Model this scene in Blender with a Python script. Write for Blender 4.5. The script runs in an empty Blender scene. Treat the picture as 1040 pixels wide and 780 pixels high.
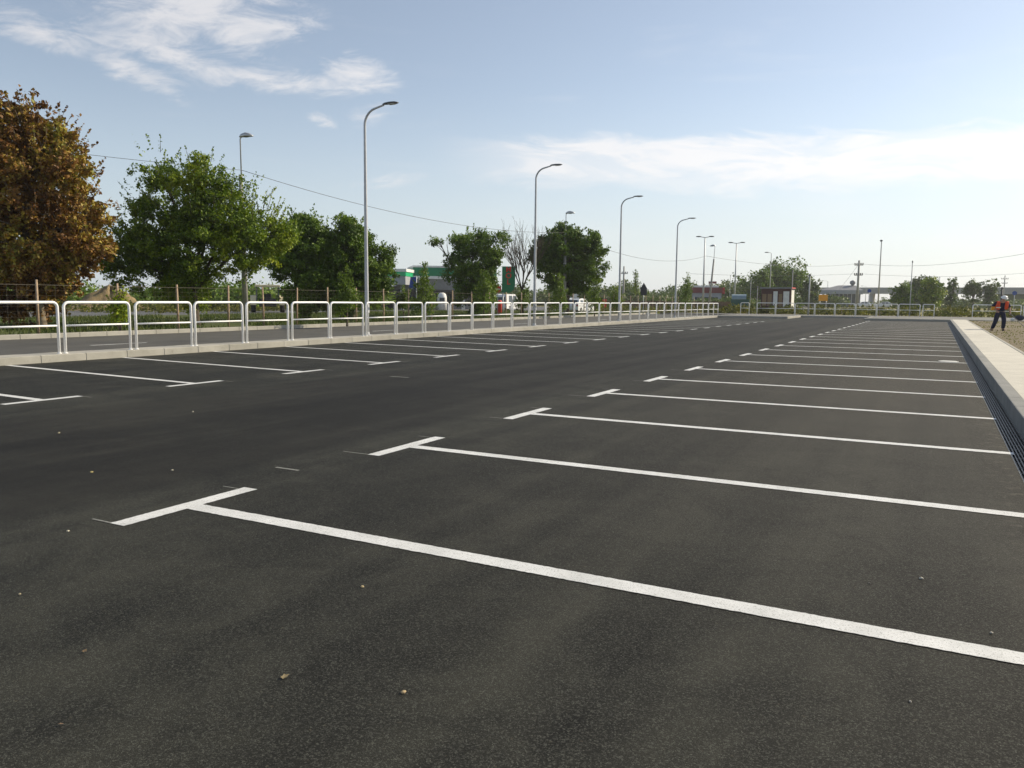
import bpy, math, random
import numpy as np
from mathutils import Vector, Matrix
R = math.radians
scene = bpy.context.scene
COL = scene.collection

# ------------------------------------------------------------------ basics
def link(o, parent=None):
    COL.objects.link(o)
    if parent is not None: o.parent = parent
    return o
def tag(o, label=None, cat=None, group=None, kind=None):
    if label: o['label'] = label
    if cat: o['category'] = cat
    if group: o['group'] = group
    if kind: o['kind'] = kind
    return o
def empty(name, loc, label, cat, group=None, rz=0.0):
    o = bpy.data.objects.new(name, None); o.location = loc; o.rotation_euler = (0, 0, rz)
    o.empty_display_size = 0.2
    return tag(link(o), label, cat, group)
def copy_tree(o, parent=None):
    c = o.copy(); COL.objects.link(c)
    if parent is not None: c.parent = parent
    for ch in list(o.children): copy_tree(ch, c)
    return c

class MB:
    def __init__(s): s.v = []; s.f = []
    def add(s, vs, fs):
        n = len(s.v); s.v += [tuple(p) for p in vs]; s.f += [tuple(i + n for i in f) for f in fs]; return s
    def box(s, x0, x1, y0, y1, z0, z1, M=None):
        vs = [Vector(p) for p in ((x0,y0,z0),(x1,y0,z0),(x1,y1,z0),(x0,y1,z0),(x0,y0,z1),(x1,y0,z1),(x1,y1,z1),(x0,y1,z1))]
        if M: vs = [M @ v for v in vs]
        return s.add(vs, [(3,2,1,0),(4,5,6,7),(0,1,5,4),(1,2,6,5),(2,3,7,6),(3,0,4,7)])
    def poly(s, pts, z0, z1=None):
        n = len(pts)
        if z1 is None: return s.add([(x, y, z0) for x, y in pts], [tuple(range(n))])
        vs = [(x, y, z0) for x, y in pts] + [(x, y, z1) for x, y in pts]
        return s.add(vs, [tuple(range(n))[::-1], tuple(range(n, 2*n))] + [(i, (i+1) % n, n+(i+1) % n, n+i) for i in range(n)])
    def tube(s, path, r, n=8, cap=True):
        P = [Vector(p) for p in path]
        rr = r if isinstance(r, (list, tuple)) else [r]*len(P)
        T = []
        for i in range(len(P)):
            a = P[max(i-1, 0)]; b = P[min(i+1, len(P)-1)]
            T.append((b-a).normalized())
        u = T[0].orthogonal().normalized(); vs = []
        for i, p in enumerate(P):
            u = (u - T[i]*u.dot(T[i]))
            if u.length < 1e-6: u = T[i].orthogonal()
            u.normalize(); w = T[i].cross(u)
            for k in range(n):
                a = 2*math.pi*k/n
                vs.append(p + (u*math.cos(a) + w*math.sin(a))*rr[i])
        fs = []
        for i in range(len(P)-1):
            for k in range(n):
                a = i*n+k; b = i*n+(k+1) % n
                fs.append((a, b, b+n, a+n))
        if cap:
            fs.append(tuple(range(n))[::-1]); fs.append(tuple(range((len(P)-1)*n, len(P)*n)))
        return s.add(vs, fs)
    def lathe(s, prof, n=16, c=(0,0,0), axis='z'):
        vs = []
        for r, z in prof:
            for k in range(n):
                a = 2*math.pi*k/n; x, y = r*math.cos(a), r*math.sin(a)
                if axis == 'z': q = (x, y, z)
                elif axis == 'x': q = (z, x, y)
                else: q = (x, z, y)
                vs.append((q[0]+c[0], q[1]+c[1], q[2]+c[2]))
        fs = []
        for i in range(len(prof)-1):
            for k in range(n):
                a = i*n+k; b = i*n+(k+1) % n; fs.append((a, b, b+n, a+n))
        fs.append(tuple(range(n))[::-1]); fs.append(tuple(range((len(prof)-1)*n, len(prof)*n)))
        return s.add(vs, fs)
    def ball(s, c, r, n=8, m=6, sq=(1,1,1)):
        vs = []; fs = []
        for i in range(m+1):
            t = math.pi*i/m
            for k in range(n):
                a = 2*math.pi*k/n
                vs.append((c[0]+r*sq[0]*math.sin(t)*math.cos(a), c[1]+r*sq[1]*math.sin(t)*math.sin(a), c[2]+r*sq[2]*math.cos(t)))
        for i in range(m):
            for k in range(n):
                a = i*n+k; b = i*n+(k+1) % n; fs.append((a, a+n, b+n, b))
        return s.add(vs, fs)
    def build(s, name, mat, parent=None, smooth=False, bevel=0, loc=None):
        me = bpy.data.meshes.new(name); me.from_pydata(s.v, [], s.f); me.update()
        me.materials.append(mat)
        if smooth: me.polygons.foreach_set('use_smooth', [True]*len(me.polygons))
        o = bpy.data.objects.new(name, me)
        if loc: o.location = loc
        if bevel:
            b = o.modifiers.new('bevel', 'BEVEL'); b.width = bevel; b.segments = 2; b.limit_method = 'ANGLE'
        return link(o, parent)

# ------------------------------------------------------------------ materials
def srgb(r, g, b):
    f = lambda c: (c/12.92 if c <= 0.04045 else ((c+0.055)/1.055)**2.4)
    return (f(r/255), f(g/255), f(b/255), 1)
class NT:
    def __init__(s, name):
        s.m = bpy.data.materials.new(name); s.m.use_nodes = True
        s.t = s.m.node_tree; s.n = s.t.nodes; s.b = s.n['Principled BSDF']
    def new(s, ty, **kw):
        n = s.n.new(ty)
        for k, v in kw.items():
            if k.startswith('i_'): n.inputs[k[2:].replace('_', ' ')].default_value = v
            else: setattr(n, k, v)
        return n
    def l(s, a, b): s.t.links.new(a, b); return s
    def noise(s, scale, detail=4, rough=.55, vec=None, dist=0):
        n = s.new('ShaderNodeTexNoise'); n.inputs['Scale'].default_value = scale; n.inputs['Detail'].default_value = detail
        n.inputs['Roughness'].default_value = rough; n.inputs['Distortion'].default_value = dist
        s.l(vec if vec is not None else s.pos(), n.inputs['Vector']); return n.outputs['Fac']
    def pos(s):
        if not hasattr(s, '_p'): s._p = s.new('ShaderNodeNewGeometry')
        return s._p.outputs['Position']
    def ramp(s, fac, stops):
        r = s.new('ShaderNodeValToRGB'); e = r.color_ramp.elements
        while len(e) < len(stops): e.new(.5)
        for el, (p, c) in zip(e, stops): el.position = p; el.color = c if len(c) == 4 else (*c, 1)
        s.l(fac, r.inputs['Fac']); return r.outputs['Color']
    def mix(s, fac, a, b, mode='MIX'):
        m = s.new('ShaderNodeMix'); m.data_type = 'RGBA'; m.blend_type = mode
        for v, i in ((fac, 0), (a, 6), (b, 7)):
            if isinstance(v, (int, float)): m.inputs[i].default_value = v
            elif isinstance(v, tuple): m.inputs[i].default_value = v if len(v) == 4 else (*v, 1)
            else: s.l(v, m.inputs[i])
        return m.outputs[2]
    def math(s, op, a, b=0.0, clamp=False):
        m = s.new('ShaderNodeMath'); m.operation = op; m.use_clamp = clamp
        for v, i in ((a, 0), (b, 1)):
            if isinstance(v, (int, float)): m.inputs[i].default_value = v
            else: s.l(v, m.inputs[i])
        return m.outputs[0]
    def bump(s, h, strength, dist=.01):
        b = s.new('ShaderNodeBump'); b.inputs['Strength'].default_value = strength; b.inputs['Distance'].default_value = dist
        s.l(h, b.inputs['Height']); s.l(b.outputs['Normal'], s.b.inputs['Normal']); return s
    def base(s, c):
        if isinstance(c, tuple): s.b.inputs['Base Color'].default_value = c if len(c) == 4 else (*c, 1)
        else: s.l(c, s.b.inputs['Base Color'])
        return s
    def rough(s, v, metal=0, spec=None):
        if isinstance(v, (int, float)): s.b.inputs['Roughness'].default_value = v
        else: s.l(v, s.b.inputs['Roughness'])
        s.b.inputs['Metallic'].default_value = metal
        if spec is not None: s.b.inputs['Specular IOR Level'].default_value = spec
        return s
def simple(name, c, rough=.6, metal=0, var=.25, scale=3.0):
    t = NT(name); n = t.noise(scale, 5)
    a = tuple(x*(1-var) for x in c[:3]); b = tuple(min(1, x*(1+var)) for x in c[:3])
    t.base(t.ramp(n, [(.3, a), (.7, b)])).rough(rough, metal); return t.m
def leafmat(name, cols, trans=.35):
    t = NT(name); g = t.new('ShaderNodeNewGeometry')
    big = t.noise(.55, 2)
    f = t.math('ADD', t.math('MULTIPLY', g.outputs['Random Per Island'], .5), t.math('MULTIPLY', t.math('SUBTRACT', big, .36), 1.7), True)
    c = t.ramp(f, [(i/(len(cols)-1), cc) for i, cc in enumerate(cols)])
    t.base(c).rough(.55, 0, .28)
    tr = t.new('ShaderNodeBsdfTranslucent'); mx = t.new('ShaderNodeMixShader'); mx.inputs[0].default_value = trans
    c2 = t.mix(1.0, c, (1.15, 1.25, .55), 'MULTIPLY'); t.l(c2, tr.inputs['Color'])
    out = t.n['Material Output']
    t.l(t.b.outputs[0], mx.inputs[1]); t.l(tr.outputs[0], mx.inputs[2]); t.l(mx.outputs[0], out.inputs['Surface'])
    return t.m

def m_asphalt():
    t = NT('asphalt')
    sep = t.new('ShaderNodeSeparateXYZ'); t.l(t.pos(), sep.inputs[0]); X = sep.outputs[0]; Y = sep.outputs[1]
    wob = t.math('MULTIPLY', t.math('SUBTRACT', t.noise(.6, 3), .5), .9)
    Xw = t.math('ADD', X, wob)
    # paving lane of the aisle: a finer, darker mix laid between the two rows
    a = t.math('MULTIPLY', t.math('ADD', Xw, 9.6), 1.6, True)
    b = t.math('MULTIPLY', t.math('SUBTRACT', -4.75, Xw), 2.2, True)
    lane = t.math('MULTIPLY', a, b, True)
    # long paver streaks along Y
    mp = t.new('ShaderNodeMapping'); mp.inputs['Scale'].default_value = (1.7, .045, 1); t.l(t.pos(), mp.inputs[0])
    streak = t.noise(1.0, 4, .6, mp.outputs[0])
    big = t.noise(.28, 4, .6); mid = t.noise(1.3, 6, .7, None, .8)
    grain = t.new('ShaderNodeTexVoronoi'); grain.inputs['Scale'].default_value = 185; t.l(t.pos(), grain.inputs['Vector'])
    g2 = t.noise(300, 2, .6)
    tone = t.math('ADD', t.math('MULTIPLY', t.math('SUBTRACT', big, .5), 1.5), t.math('ADD', t.math('MULTIPLY', t.math('SUBTRACT', streak, .5), 2.0), t.math('MULTIPLY', t.math('SUBTRACT', mid, .5), 1.7)))
    tone = t.math('ADD', tone, .5, True)
    c = t.ramp(tone, [(.15, (.0068, .0070, .0064)), (.5, (.0215, .0215, .0180)), (.9, (.047, .0465, .037))])
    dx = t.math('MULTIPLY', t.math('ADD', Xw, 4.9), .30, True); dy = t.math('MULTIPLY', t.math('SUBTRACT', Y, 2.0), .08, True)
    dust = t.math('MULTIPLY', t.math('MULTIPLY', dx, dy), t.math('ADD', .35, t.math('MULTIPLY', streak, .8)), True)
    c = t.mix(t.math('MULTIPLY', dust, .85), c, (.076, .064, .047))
    c = t.mix(t.math('MULTIPLY', lane, .6), c, t.ramp(streak, [(.35, (.0105, .0095, .0080)), (.65, (.0215, .0195, .0165))]))
    gx = t.math('MULTIPLY', t.math('SUBTRACT', X, .38), 4.0, True)
    grit = t.math('MULTIPLY', gx, t.math('GREATER_THAN', t.noise(9, 6, .75), .56))
    c = t.mix(t.math('MULTIPLY', grit, .6), c, (.15, .135, .11))
    # single stones of the aggregate, some pale, some black
    st = t.new('ShaderNodeSeparateColor'); t.l(grain.outputs['Color'], st.inputs[0])
    k = t.math('MULTIPLY', t.math('POWER', st.outputs[0], 3.5), t.math('SUBTRACT', 1.0, t.math('MULTIPLY', lane, .75)))
    c = t.mix(t.math('MULTIPLY', k, .62), c, (.15, .152, .13))
    dk = t.math('GREATER_THAN', g2, .51)
    c = t.mix(t.math('MULTIPLY', t.math('MULTIPLY', dk, .7), t.math('SUBTRACT', 1.0, t.math('MULTIPLY', lane, .6))), c, (.007, .007, .006))
    c = t.mix(t.math('MULTIPLY', t.math('GREATER_THAN', t.noise(45, 1, .5), .74), .35), c, (.10, .085, .06))
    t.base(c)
    t.rough(t.math('SUBTRACT', .78, t.math('MULTIPLY', lane, .02)), 0, .14)
    h = t.math('ADD', t.math('MULTIPLY', st.outputs[1], .8), t.math('MULTIPLY', g2, .5))
    t.bump(h, .55, .005); return t.m
def m_paint():
    t = NT('road_paint'); g = t.noise(150, 3, .7); w = t.noise(3, 6, .7)
    c = t.ramp(w, [(.3, (.56, .565, .55)), (.7, (.80, .80, .79))])
    c = t.mix(t.math('MULTIPLY', t.math('GREATER_THAN', g, .60), .75), c, (.20, .20, .18))
    t.base(c).rough(.6).bump(g, .5, .004); return t.m
def m_concrete(name, a, b, jx=None, jy=None, scale=1.5):
    t = NT(name); n1 = t.noise(scale, 6, .65); n2 = t.noise(60, 3, .6); n3 = t.noise(.35, 3)
    f = t.math('ADD', t.math('MULTIPLY', n1, .6), t.math('MULTIPLY', n3, .4))
    c = t.ramp(f, [(.30, tuple(x*.82 for x in a)), (.45, a), (.65, b)])
    c = t.mix(t.math('MULTIPLY', t.math('GREATER_THAN', t.noise(4.5, 6, .75), .63), .3), c, tuple(x*.62 for x in a))
    c = t.mix(t.math('MULTIPLY', t.math('GREATER_THAN', n2, .6), .2), c, tuple(x*.6 for x in a))
    if jy:
        sep = t.new('ShaderNodeSeparateXYZ'); t.l(t.pos(), sep.inputs[0])
        fr = t.math('FRACT', t.math('DIVIDE', sep.outputs[1], jy))
        c = t.mix(t.math('MULTIPLY', t.math('LESS_THAN', fr, .012/jy), .55), c, (.10, .095, .08))
    t.base(c).rough(.85).bump(n2, .3, .004); return t.m
def m_ground(name, cols, scale=.5, fine=18):
    t = NT(name); n1 = t.noise(scale, 6, .65); n2 = t.noise(fine, 5, .7)
    f = t.math('ADD', t.math('MULTIPLY', n1, .55), t.math('MULTIPLY', n2, .45))
    t.base(t.ramp(f, [(.3+.4*i/(len(cols)-1), c) for i, c in enumerate(cols)])).rough(.95, 0, .2).bump(n2, .6, .05); return t.m

M = {}
M['asphalt'] = m_asphalt()
M['paint'] = m_paint()
M['chalk'] = simple('chalk_line', (.22, .22, .20), .8, 0, .3, 30)
M['kerb'] = m_concrete('kerb_concrete', (.33, .315, .27), (.42, .40, .35))
M['kerb_r'] = m_concrete('kerb_stone', (.20, .20, .19), (.29, .285, .265))
M['pave'] = m_concrete('pavement_concrete', (.52, .49, .42), (.62, .585, .50), jy=6.0)
M['path'] = m_concrete('path_concrete', (.36, .34, .30), (.46, .44, .38))
M['joint'] = simple('mortar', (.55, .52, .44), .9)
M['grass'] = m_ground('grass_soil', [(.045, .060, .018), (.075, .095, .025), (.12, .125, .04)])
M['field'] = m_ground('dry_field', [(.11, .12, .03), (.20, .18, .055), (.28, .23, .085)], .06, 3)
M['dirt'] = m_ground('dirt', [(.10, .09, .045), (.18, .145, .09), (.26, .21, .14)], .6, 9)
M['sand'] = m_ground('sand', [(.13, .12, .05), (.26, .19, .10), (.33, .24, .13)], .5, 3)
M['road'] = simple('road_asphalt', (.10, .10, .10), .85, 0, .2, .4)
M['road2'] = simple('inner_asphalt', (.075, .072, .064), .8, 0, .22, .7)
M['white'] = simple('white_enamel', (.86, .86, .85), .35, 0, .03, 4)
M['galv'] = simple('galvanised_steel', (.50, .51, .52), .5, .25, .10, 6)
M['galvdull'] = simple('dull_steel', (.40, .41, .41), .65, .1, .10, 6)
M['lampgrey'] = simple('lamp_housing', (.10, .105, .115), .4, .2, .1)
M['lampsilver'] = simple('lamp_silver', (.50, .50, .50), .35, .5, .1)
M['glass'] = simple('lamp_glass', (.55, .56, .55), .25, 0, .05)
M['pole_conc'] = simple('pole_concrete', (.34, .33, .30), .85, 0, .15)
M['wood'] = simple('post_wood', (.36, .26, .17), .8, 0, .3, 8)
M['wire'] = simple('fence_wire', (.13, .115, .09), .6, .4, .1)
M['cable'] = simple('cable_rubber', (.045, .045, .05), .6, 0, .1)
M['iron'] = simple('grate_iron', (.20, .19, .17), .55, .5, .2, 20)
M['dark'] = simple('dark_void', (.02, .02, .02), .9)
M['bark'] = simple('bark', (.085, .065, .045), .95, 0, .4, 9)
M['barklight'] = simple('bark_light', (.20, .16, .11), .95, 0, .4, 9)
M['maple'] = leafmat('maple_leaf', [(.075, .030, .009), (.155, .066, .014), (.25, .130, .025), (.35, .27, .042), (.19, .22, .030)], .16)
M['green'] = leafmat('green_leaf', [(.045, .082, .008), (.105, .170, .012), (.21, .28, .016), (.35, .38, .022)], .22)
M['dkgreen'] = leafmat('dark_green_leaf', [(.045, .085, .011), (.105, .175, .017), (.21, .29, .030)], .22)
M['lime'] = leafmat('young_leaf', [(.08, .13, .022), (.12, .18, .028), (.18, .24, .04)], .4)
M['grey_leaf'] = leafmat('far_leaf', [(.055, .085, .030), (.095, .135, .040), (.15, .19, .055)], .25)
M['weed'] = leafmat('weed_leaf', [(.05, .07, .012), (.13, .14, .022), (.28, .24, .04)], .3)
M['blade'] = leafmat('grass_blade', [(.035, .055, .012), (.07, .10, .02), (.15, .15, .04)], .3)

# ------------------------------------------------------------------ camera  (eye 1.4 m above the tarmac)
CM = np.array([[0.88332148, 0.05685969, -0.4653065], [0.46869477, -0.08961617, 0.87880268], [0.00826946, -0.99435201, -0.10580973]])
cam = bpy.data.cameras.new('camera'); cam.lens = 28.04; cam.sensor_width = 36; cam.clip_end = 6000; cam.clip_start = .05
co = bpy.data.objects.new('camera', cam); link(co)
co.matrix_world = Matrix(((CM[0,0], -CM[0,1], -CM[0,2], 0), (CM[1,0], -CM[1,1], -CM[1,2], 0), (CM[2,0], -CM[2,1], -CM[2,2], 1.4), (0,0,0,1)))
scene.camera = co
def bearing(px):                                       # unit ground direction of a bearing
    d = CM @ np.array([px-520., -86., 810.]); a = math.hypot(d[0], d[1]); return d[0]/a, d[1]/a
def at(px, D):                                         # ground point D metres out on a bearing
    b = bearing(px); return (b[0]*D, b[1]*D)
def face(px): b = bearing(px); return math.atan2(b[1], b[0]) - math.pi/2     # rz so that local +Y points away from the eye

# ------------------------------------------------------------------ ground
def struct(mb, name, mat, **k): return tag(mb.build(name, mat, **k), kind='structure')
def grid_sheet(name, mat, x0, x1, y0, y1, z, nx, ny, amp, seed):
    rs = np.random.RandomState(seed); mb = MB()
    for j in range(ny+1):
        for i in range(nx+1):
            mb.v.append((x0+(x1-x0)*i/nx, y0+(y1-y0)*j/ny, z+amp*rs.rand()))
    for j in range(ny):
        for i in range(nx):
            a = j*(nx+1)+i; mb.f.append((a, a+1, a+nx+2, a+nx+1))
    return struct(mb, name, mat)
struct(MB().poly([(-2500, -600), (2500, -600), (2500, 3500), (-2500, 3500)], -.12), 'ground', M['field'])
KF = -16.35                                            # face of the left kerb
YB = 75.2                                              # kerb at the mouth of the aisle
struct(MB().poly([(KF, -12), (.68, -12), (.68, 66.75), (-4.75, 66.75), (-4.75, YB), (-10.85, YB), (-10.85, 68.0), (KF, 68.0)], -.10, 0), 'car_park_asphalt', M['asphalt'])
struct(MB().poly([(.68, -12), (.87, -12), (.87, 66.75), (.68, 66.75)], -.11, -.07), 'channel_bed', M['dark'])
struct(MB().poly([(-25.55, -30), (-17.15, -30), (-17.15, 80), (-25.55, 80)], -.10, .01), 'side_road', M['road2'])
struct(MB().poly([(-48, -60), (-46.5, -60), (-25.8, -60), (-25.8, 82), (-30, 82), (-30.5, 79), (-50, 71), (-47, 35)], -.10, .10), 'grass_verge', M['grass'])
struct(MB().poly([(-48, -60), (-47, 35), (-50, 71), (-30.5, 79), (-28, 105), (-26, 260), (-34, 260), (-48, 160), (-90, 118), (-78, 60), (-64, 36), (-63, -60)], -.05, .02), 'far_road', M['road'])
struct(MB().poly([(-130, 60), (-78.3, 60), (-90.3, 118), (-130, 130)], -.05, .03), 'forecourt', M['path'])
struct(MB().poly([(-26, 82.5), (60, 82.5), (60, 90), (-26, 90)], -.05, .03), 'back_road', M['road2'])
struct(MB().poly([(2.03, -12), (60, -12), (60, 66.75), (2.03, 66.75)], -.1, .12), 'dirt_plot', M['dirt'])
# kerbs
def kerb(name, mb, mat): return struct(mb, name, mat, bevel=.012)
k = MB()
y = -12.0; rnd = random.Random(4)
while y < 68:                                          # single kerb stones with open joints
    k.box(KF-.16, KF, y+.006, y+.994, -.1, .155+rnd.uniform(-.002, .002)); y += 1.0
kerb('left_kerb', k, M['kerb'])
struct(MB().box(KF-.157, KF-.012, -12, 68, -.1, .140), 'kerb_mortar', M['joint'])
struct(MB().box(-17.15, KF-.162, -12, 68, -.1, .150), 'kerb_strip', M['path'])
k = MB(); y = -30.0
while y < 80: k.box(-25.72, -25.55, y+.005, y+.995, -.1, .16); y += 1.0
kerb('side_road_kerb', k, M['kerb'])
k = MB(); y = -12.0
while y < 66.0: k.box(.87, 1.03, y+.007, y+.993, -.1, .20); y += 1.0
kerb('right_kerb', k, M['kerb_r'])
struct(MB().box(1.033, 1.87, -12, 66.0, -.1, .195), 'pavement', M['pave'])
k = MB(); y = -12.0
while y < 66.0: k.box(1.873, 1.96, y+.004, y+.996, -.1, .205); y += 1.0
kerb('pavement_edging', k, M['kerb'])
k = MB()
k.box(KF, -10.85, 68.0, 68.16, -.1, .17); k.box(-10.85, -10.69, 68.0, YB, -.1, .17); k.box(-10.69, -4.91, YB, YB+.16, -.1, .15)
k.box(-4.91, -4.75, 66.75, YB+.16, -.1, .15); k.box(-4.75, 60, 66.75, 66.91, -.1, .17)
kerb('back_kerb', k, M['kerb'])
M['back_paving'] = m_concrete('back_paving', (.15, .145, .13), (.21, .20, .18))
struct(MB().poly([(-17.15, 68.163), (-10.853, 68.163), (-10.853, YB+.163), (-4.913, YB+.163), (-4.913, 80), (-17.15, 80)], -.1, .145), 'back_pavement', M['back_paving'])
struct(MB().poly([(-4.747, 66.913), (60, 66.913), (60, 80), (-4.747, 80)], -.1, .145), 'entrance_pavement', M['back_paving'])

# paint
def rect(mb, x0, x1, y0, y1, z=.004): mb.add([(x0,y0,z),(x1,y0,z),(x1,y1,z),(x0,y1,z)], [(0,1,2,3)])
_rr = random.Random(77)
def ragged(mb, x0, x1, y0, y1, z=.004, step=.018, j=.0016):     # a bar whose paint edge follows the stones
    lx, ly = x1-x0, y1-y0
    if lx > ly: a = [(x0+lx*i/int(lx/step), y0+_rr.gauss(0, j)) for i in range(int(lx/step)+1)]; b = [(x, y1+_rr.gauss(0, j)) for x, _ in a]
    else: a = [(x1+_rr.gauss(0, j), y0+ly*i/int(ly/step)) for i in range(int(ly/step)+1)]; b = [(x0+_rr.gauss(0, j), y) for _, y in a]
    n = len(a); mb.add([(x, y, z) for x, y in a]+[(x, y, z) for x, y in b], [(i, i+1, n+i+1, n+i) for i in range(n-1)])
p = MB()
for i in range(25):
    Y = 3.62 + 2.535*i
    (ragged if i < 6 else rect)(p, -4.44, -4.31, Y-.53, Y+.56)
    (ragged if i < 6 else rect)(p, -4.31, .71, Y-.065, Y+.065)
for i in range(21):
    Y = 6.42 + 2.505*i; Y2 = Y*1.03+.12
    rect(p, -10.58, -10.45, Y-.52, Y+.54)
    p.add([(-16.33, Y2-.06, .004), (-10.58, Y-.06, .004), (-10.58, Y+.06, .004), (-16.33, Y2+.06, .004)], [(0,1,2,3)])
for Y in (14.2, 26.9, 39.6, 52.3): rect(p, -20.95, -20.83, Y, Y+1.8, .014)
struct(p, 'parking_bay_lines', M['paint'])
c = MB()
for i in range(6):
    Y = 3.62 + 2.535*i
    rect(c, -4.62-.1*(i % 2), -4.44, Y-.53, Y-.515); rect(c, -4.60, -4.45, Y+.50, Y+.512)
rect(c, -4.75, -4.5, 4.80, 4.83); rect(c, -8.6, -8.2, 11.55, 11.60)
for i in range(6):
    Y = 6.42 + 2.505*i; rect(c, -10.45, -10.25, Y+.52, Y+.535)
struct(c, 'layout_marks', M['chalk'])

# drain channel
dr = empty('drain_channel', (.68, -12, 0), 'long iron drainage grating running along the foot of the pale pavement kerb', 'drain')
f = MB()
for x in (.0, .175): f.box(x, x+.012, 0, 78.75, -.06, .002)
f.build('frame', M['iron'], dr)
b = MB()
for i in range(5): b.box(.030+.028*i, .040+.028*i, 0, 78.75, -.03, -.001)
y = 0
while y < 78: b.box(.012, .175, y, y+.012, -.032, -.006); y += .25
b.build('grating', M['iron'], dr)

# ------------------------------------------------------------------ barrier hoops
def hoop(name, W, H=1.10, r=.031, mid=.60, label='', cat='barrier', group=None, loc=(0,0,0), rz=0, half=False):
    o = empty(name, loc, label, cat, group, rz)
    c = .11; pts = [(0,0,0), (0,0,H-c)]
    for i in range(1, 6):
        a = math.pi/2*i/6; pts.append((0, c-c*math.cos(a), H-c+c*math.sin(a)))
    pts += [(0, c, H), (0, W-c, H)]
    for i in range(1, 6):
        a = math.pi/2*i/6; pts.append((0, W-c+c*math.sin(a), H-c+c*math.cos(a)))
    pts += [(0, W, H-c), (0, W, 0)]
    MB().tube(pts, r, 10).build('hoop_frame', M['white'], o, True)
    MB().tube([(0, r*.8, mid), (0, W-r*.8, mid)], .020, 8).build('mid_rail', M['white'], o, True)
    for y in (0, W): MB().lathe([(.048, 0), (.048, .012), (.03, .018)], 12, (0, y, 0)).build('base_flange', M['white'], o)
    return o
GL = 'white hoop barriers in the long row on the left kerb'
P0 = 10.74; PITCH = 1.728
h0 = hoop('hoop_barrier', PITCH-.14, label='white tubular hoop barrier with one mid rail in the long row on the left kerb', group=GL, loc=(-16.66, P0, .150))
rj = random.Random(8)
special = {-1: 'white hoop barrier cut off by the left photo edge, in front of the red maple',
           33: 'white hoop barrier at the far end of the long left row, meeting the back row'}
for i in range(-4, 34):
    if i == 0: continue
    c = copy_tree(h0); c.location = (-16.66+.0, P0+PITCH*i, .150 - .0022*max(0, i-4))
    c.rotation_euler = (rj.gauss(0, .003), rj.gauss(0, .006), rj.gauss(0, .005)); c.location.x += rj.gauss(0, .006); c.location.y += rj.gauss(0, .006)
    if i in special: c['label'] = special[i]
GB = 'white hoop barriers along the far end of the car park'
bb = hoop('hoop_barrier', 1.62, label='white hoop barrier in the row along the far end of the car park', group=GB, loc=(-8.0, 76.6, .145), rz=-math.pi/2)
for i, x in enumerate([-14.8, -13.1, -11.4, -9.7, -6.3, -4.6, -2.9]):
    c = copy_tree(bb); c.location = (x, 76.6, .145)
hoop('hoop_barrier', .78, label='narrow white hoop barrier joining the left row to the back row', group=GB, loc=(-16.3, 76.6, .145), rz=-math.pi/2)
hoop('hoop_barrier', .85, label='narrow white hoop barrier at the gap left of the worker', group=GB, loc=(-1.05, 76.6, .145), rz=-math.pi/2)
hoop('hoop_barrier', 3.4, label='wide white hoop barrier behind the worker', group=GB, loc=(2.62, 76.6, .145), rz=-math.pi/2)
hoop('hoop_barrier', 2.0, label='white hoop barrier cut off by the right edge of the photo', group=GB, loc=(6.2, 76.6, .145), rz=-math.pi/2)

# ------------------------------------------------------------------ lamps
def curved_lamp(loc, label, H=7.62, arm=1.1):
    o = empty('street_lamp', loc, label, 'street lamp', 'curved arm lamp posts along the left kerb')
    pts = [(0,0,0), (0,0,1.0), (0,0,H*.5), (0,0,H-.62)]; rr = [.072, .068, .056, .042]
    for i in range(1, 8):
        a = R(78)*i/7; pts.append((.5-.5*math.cos(a), 0, H-.62+.5*math.sin(a))); rr.append(.042-.001*i)
    pts.append((arm-.32, 0, H-.05)); rr.append(.03)
    MB().tube(pts, rr, 14).build('pole', M['galv'], o, True)
    MB().lathe([(.14, 0), (.14, .02), (.085, .03), (.08, .10), (.07, .11)], 16).build('base_collar', M['galv'], o)
    MB().box(-.01, .01, -.04, .04, .75, 1.05, Matrix.Translation((.071, 0, 0))).build('service_door', M['galv'], o)
    g = MB(); n = 12; secs = [(-.34, .03, .03), (-.25, .07, .05), (-.05, .13, .055), (.15, .12, .045), (.25, .06, .02)]
    vs = []
    for x, w, t in secs:
        for k in range(n):
            a = 2*math.pi*k/n; vs.append((arm+x-.02, w*math.cos(a), H-.03+(t*math.sin(a) if math.sin(a) > 0 else .4*t*math.sin(a))))
    fs = [(i*n+k, i*n+(k+1) % n, (i+1)*n+(k+1) % n, (i+1)*n+k) for i in range(len(secs)-1) for k in range(n)] + [tuple(range(n))[::-1], tuple(range(4*n, 5*n))]
    hd = g.add(vs, fs).build('lamp_head', M['lampgrey'], o, True)
    MB().box(arm-.12, arm+.12, -.08, .08, H-.062, H-.050).build('lens', M['glass'], hd)
    return o
for (y, lab, HH) in [(21.5, 'nearest and tallest-looking curved lamp post, rising in front of the pair of dark green trees', 7.50),
                 (34.2, 'second curved lamp post, between the bare tree and the round dark tree', 7.45),
                 (45.7, 'third curved lamp post, just right of the round dark tree', 7.35),
                 (57.4, 'fourth curved lamp post, left of the first twin-headed lamp', 7.15)]:
    curved_lamp((-16.93, y, .15), lab, HH)
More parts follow.
